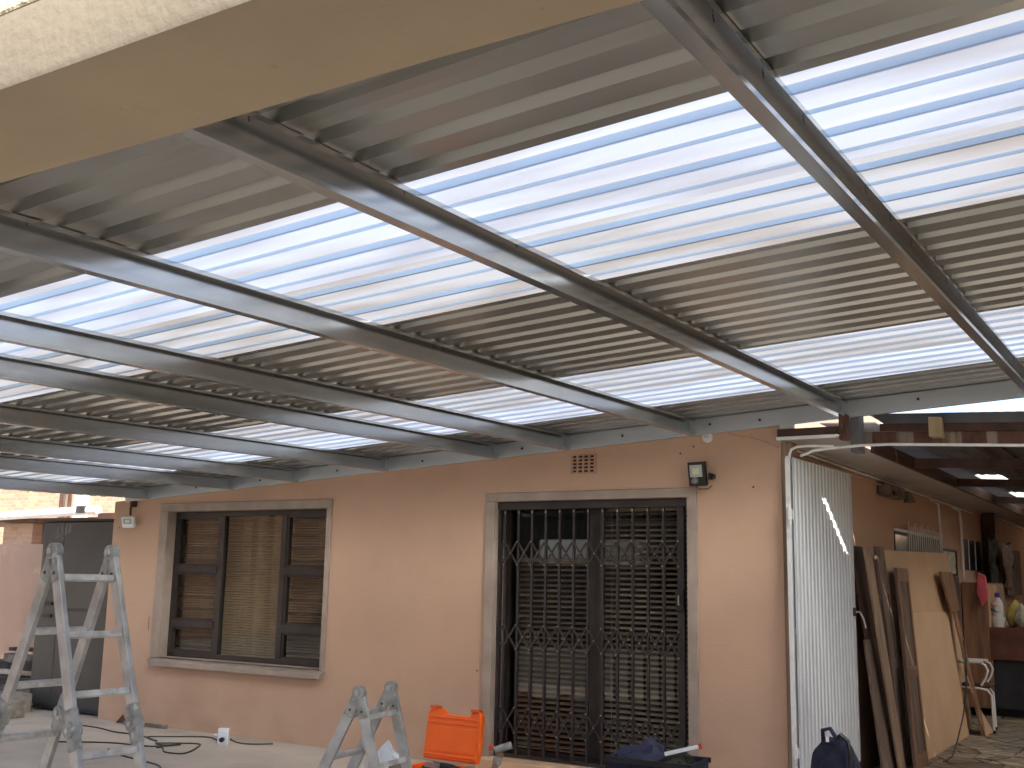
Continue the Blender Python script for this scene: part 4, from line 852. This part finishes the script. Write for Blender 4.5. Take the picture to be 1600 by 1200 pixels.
o = build('rubble_lump', MB().add([(-9.72, -.09, 0), (-9.58, -.06, 0), (-9.64, -.02, 0), (-9.65, -.06, .09)], [(0, 1, 3), (1, 2, 3), (2, 0, 3), (0, 2, 1)]), M['wood_dark']); tag(o, 'small dark wedge on the floor by the house wall', 'rubble')

# ================================================================== left side
cab = thing('metal_cabinet', (-10.9, .25, 0), 'tall grey metal cabinet standing beyond the left corner of the house', 'cabinet')
build('carcass', MB().box(-11.45, -10.22, .105, .7, 0.02, 2.10), M['cabinet'], cab, bevel=.004)
build('door', MB().box(-11.445, -11.075, .085, .104, .06, 2.09), M['cabinet'], cab, bevel=.004, label='narrow left door of the cabinet'); build('door', MB().box(-11.065, -10.225, .085, .104, 1.13, 2.09), M['cabinet'], cab, bevel=.004); build('door', MB().box(-11.065, -10.225, .085, .104, .06, 1.10), M['cabinet'], cab, bevel=.004)
for z in (1.02, 1.16): build('handle', MB().box(-11.30, -11.16, .06, .084, z, z + .03), M['black_pl'], cab)
build('shelf_edge', MB().box(-11.46, -10.215, .07, .72, 2.103, 2.125), M['black_pl'], cab)
bw = build('boundary_wall', MB().box(-17, -11.50, .80, .95, -.03, 1.87), M['plaster']); tag(bw, 'peach boundary wall left of the grey cabinet', 'wall')
# neighbour carport: posts, white gutter, brick pillar
cp = thing('carport', (-16, 4.2, 0), 'neighbouring carport with white gutter beyond the boundary wall', 'carport')
build('gutter', MB().tube([(-20.5, 4.0, 2.43), (-15.6, 4.0, 2.555)], .075, 12), M['white'], cp); build('roof_slab', MB().box(-20.5, -13.2, 4.08, 7.5, 2.38, 2.44), M['wood_dark'], cp)
build('gutter_bracket', MB().box(-16.05, -15.85, 3.9, 4.05, 2.50, 2.62), M['junk_dark'], cp); build('fascia', MB().box(-15.6, -13.0, 4.0, 4.06, 2.38, 2.50), M['wood_dark'], cp)
build('pillar', MB().box(-18.6, -17.75, 4.3, 4.7, 0, 2.37), M['brick'], cp); build('pillar', MB().box(-17.4, -17.05, 4.25, 4.5, 0, 2.37), M['wood_dark'], cp)
build('white_post', MB().box(-16.95, -16.3, 4.5, 4.6, 1.6, 2.37), M['white'], cp)
bh = thing('brick_house', (-21, 9, 0), 'orange face brick house sunlit beyond the carport', 'house')
build('wall', MB().box(-30, -15.0, 9.0, 9.3, 0, 4.6), M['brick'], bh); build('downpipe', MB().box(-22.9, -22.45, 8.9, 8.99, 0, 4.6), M['white'], bh); build('brick_pier', MB().box(-23.5, -23.1, 8.93, 8.99, 0, 4.6), M['wood_red'], bh); build('roof', MB().box(-30.5, -14.6, 8.6, 14, 4.62, 4.8), M['roof_tile'], bh)
# palm whose fronds reach in at the left edge
pt = thing('palm_tree', (-12.8, -2.3, 0), 'palm tree whose drooping fronds enter at the left edge below the roof', 'palm tree')
build('trunk', MB().tube([(-12.8, -2.3, 0), (-12.6, -2.05, 1.2), (-12.1, -1.6, 2.3), (-11.0, -.75, 3.3)], [.17, .14, .13, .12], 12), M['bark'], pt)
rnd = random.Random(5)
for k in range(84):
    az = k * 2.39996; el = rnd.uniform(.1, 1.15) if math.cos(az) > -.3 else rnd.uniform(-.25, 1.); L = rnd.uniform(1.3, 1.8)
    p = Vector((-11.0, -.75, 3.3)); d = Vector((math.cos(az) * math.cos(el), math.sin(az) * math.cos(el), math.sin(el))); mb = MB(); pts = [p.copy()]
    for s in range(12): pts.append(pts[-1] + d * L / 12); d = (d + Vector((0, 0, -.10))).normalized()
    mb.tube(pts, [.012 - .0007 * i for i in range(13)], 4)
    sdv = d.cross(Vector((0, 0, 1))).normalized()
    for i in range(2, 13):
        for sg_ in (-1, 1):
            for q in (0, .5):
                base = pts[i - 1].lerp(pts[i], q); dd = (pts[i] - pts[i - 1]).normalized(); ll = .42 * (1 - abs(i / 12 - .45)) ; tip = base + (sdv * sg_ * .8 + dd * .75 + Vector((0, 0, -.35))).normalized() * ll
                wv = dd * .026; mb.add([base - wv, base + wv, tip], [(0, 1, 2)])
    build('frond', mb, M['frond'], pt)
# pile of offcuts by the cabinet
rnd = random.Random(11)
for i, (x, y, z, L, w, hh, ang, mt, lab) in enumerate([
    (-11.75, .35, .62, .7, .16, .04, .2, 'junk_dark', 'dark board on top of the scrap heap by the cabinet'),
    (-11.95, .25, .52, .5, .2, .09, -.35, 'junk', 'pale short board near the top of the scrap heap'),
    (-11.6, .2, .46, .45, .18, .07, .5, 'junk_dark', 'dark offcut jutting right from the scrap heap'),
    (-11.85, .3, .36, .8, .2, .06, .05, 'alu', 'grey metal section lying across the scrap heap'),
    (-11.7, .15, .29, .5, .25, .07, .3, 'junk_dark', 'dark broken board low in the scrap heap'),
    (-11.9, .2, .20, .9, .3, .09, -.1, 'junk', 'wide pale plank in the lower scrap heap'),
    (-11.65, .0, .10, .55, .3, .12, .12, 'stoneblk', 'concrete block beneath the scrap heap planks'),
    (-12.4, .3, .24, .8, .35, .46, .3, 'junk_dark', 'dark box shaped scrap at the far left of the heap')]):
    o = build('scrap_piece', rot_case(MB().box(-L / 2, L / 2, -w / 2, w / 2, -hh / 2, hh / 2), (x, y, z), ang, rnd.uniform(-.1, .1)), M[mt], loc=(x, y, z), bevel=.004); tag(o, lab, 'scrap')
o = build('concrete_block', rot_case(MB().box(-.24, .24, -.11, .11, 0, .17), (-11.0, -.55, 0), .1, 0), M['stoneblk'], bevel=.01); tag(o, 'pale concrete block on the floor behind the tall ladder', 'block')
o = build('concrete_block', rot_case(MB().box(-.22, .22, -.12, .12, 0, .2), (-11.35, -.2, 0), -.1, 0), M['stoneblk'], bevel=.01); tag(o, 'concrete block in front of the scrap heap', 'block')

# ------------------------------------------------------------------ groups of alike things
GR = {'extension_cord': 'extension cords on the patio floor', 'scrap_piece': 'scrap heap beside the grey cabinet', 'floodlight': 'floodlights on the front wall',
      'door_panel': 'boards and door panels leaning in the alley', 'hardboard_sheet': 'tan hardboard sheets leaning in the alley', 'conduit': 'white conduits and cables around the alley',
      'folding_ladder': 'aluminium folding ladders on the patio', 'venetian_blind': 'venetian blinds behind the house glazing', 'concrete_block': 'concrete blocks at the left of the patio'}
for o in COL.objects:
    b = o.name.split('.')[0]
    if o.parent is None and b in GR and 'category' in o.keys(): o['group'] = GR[b]
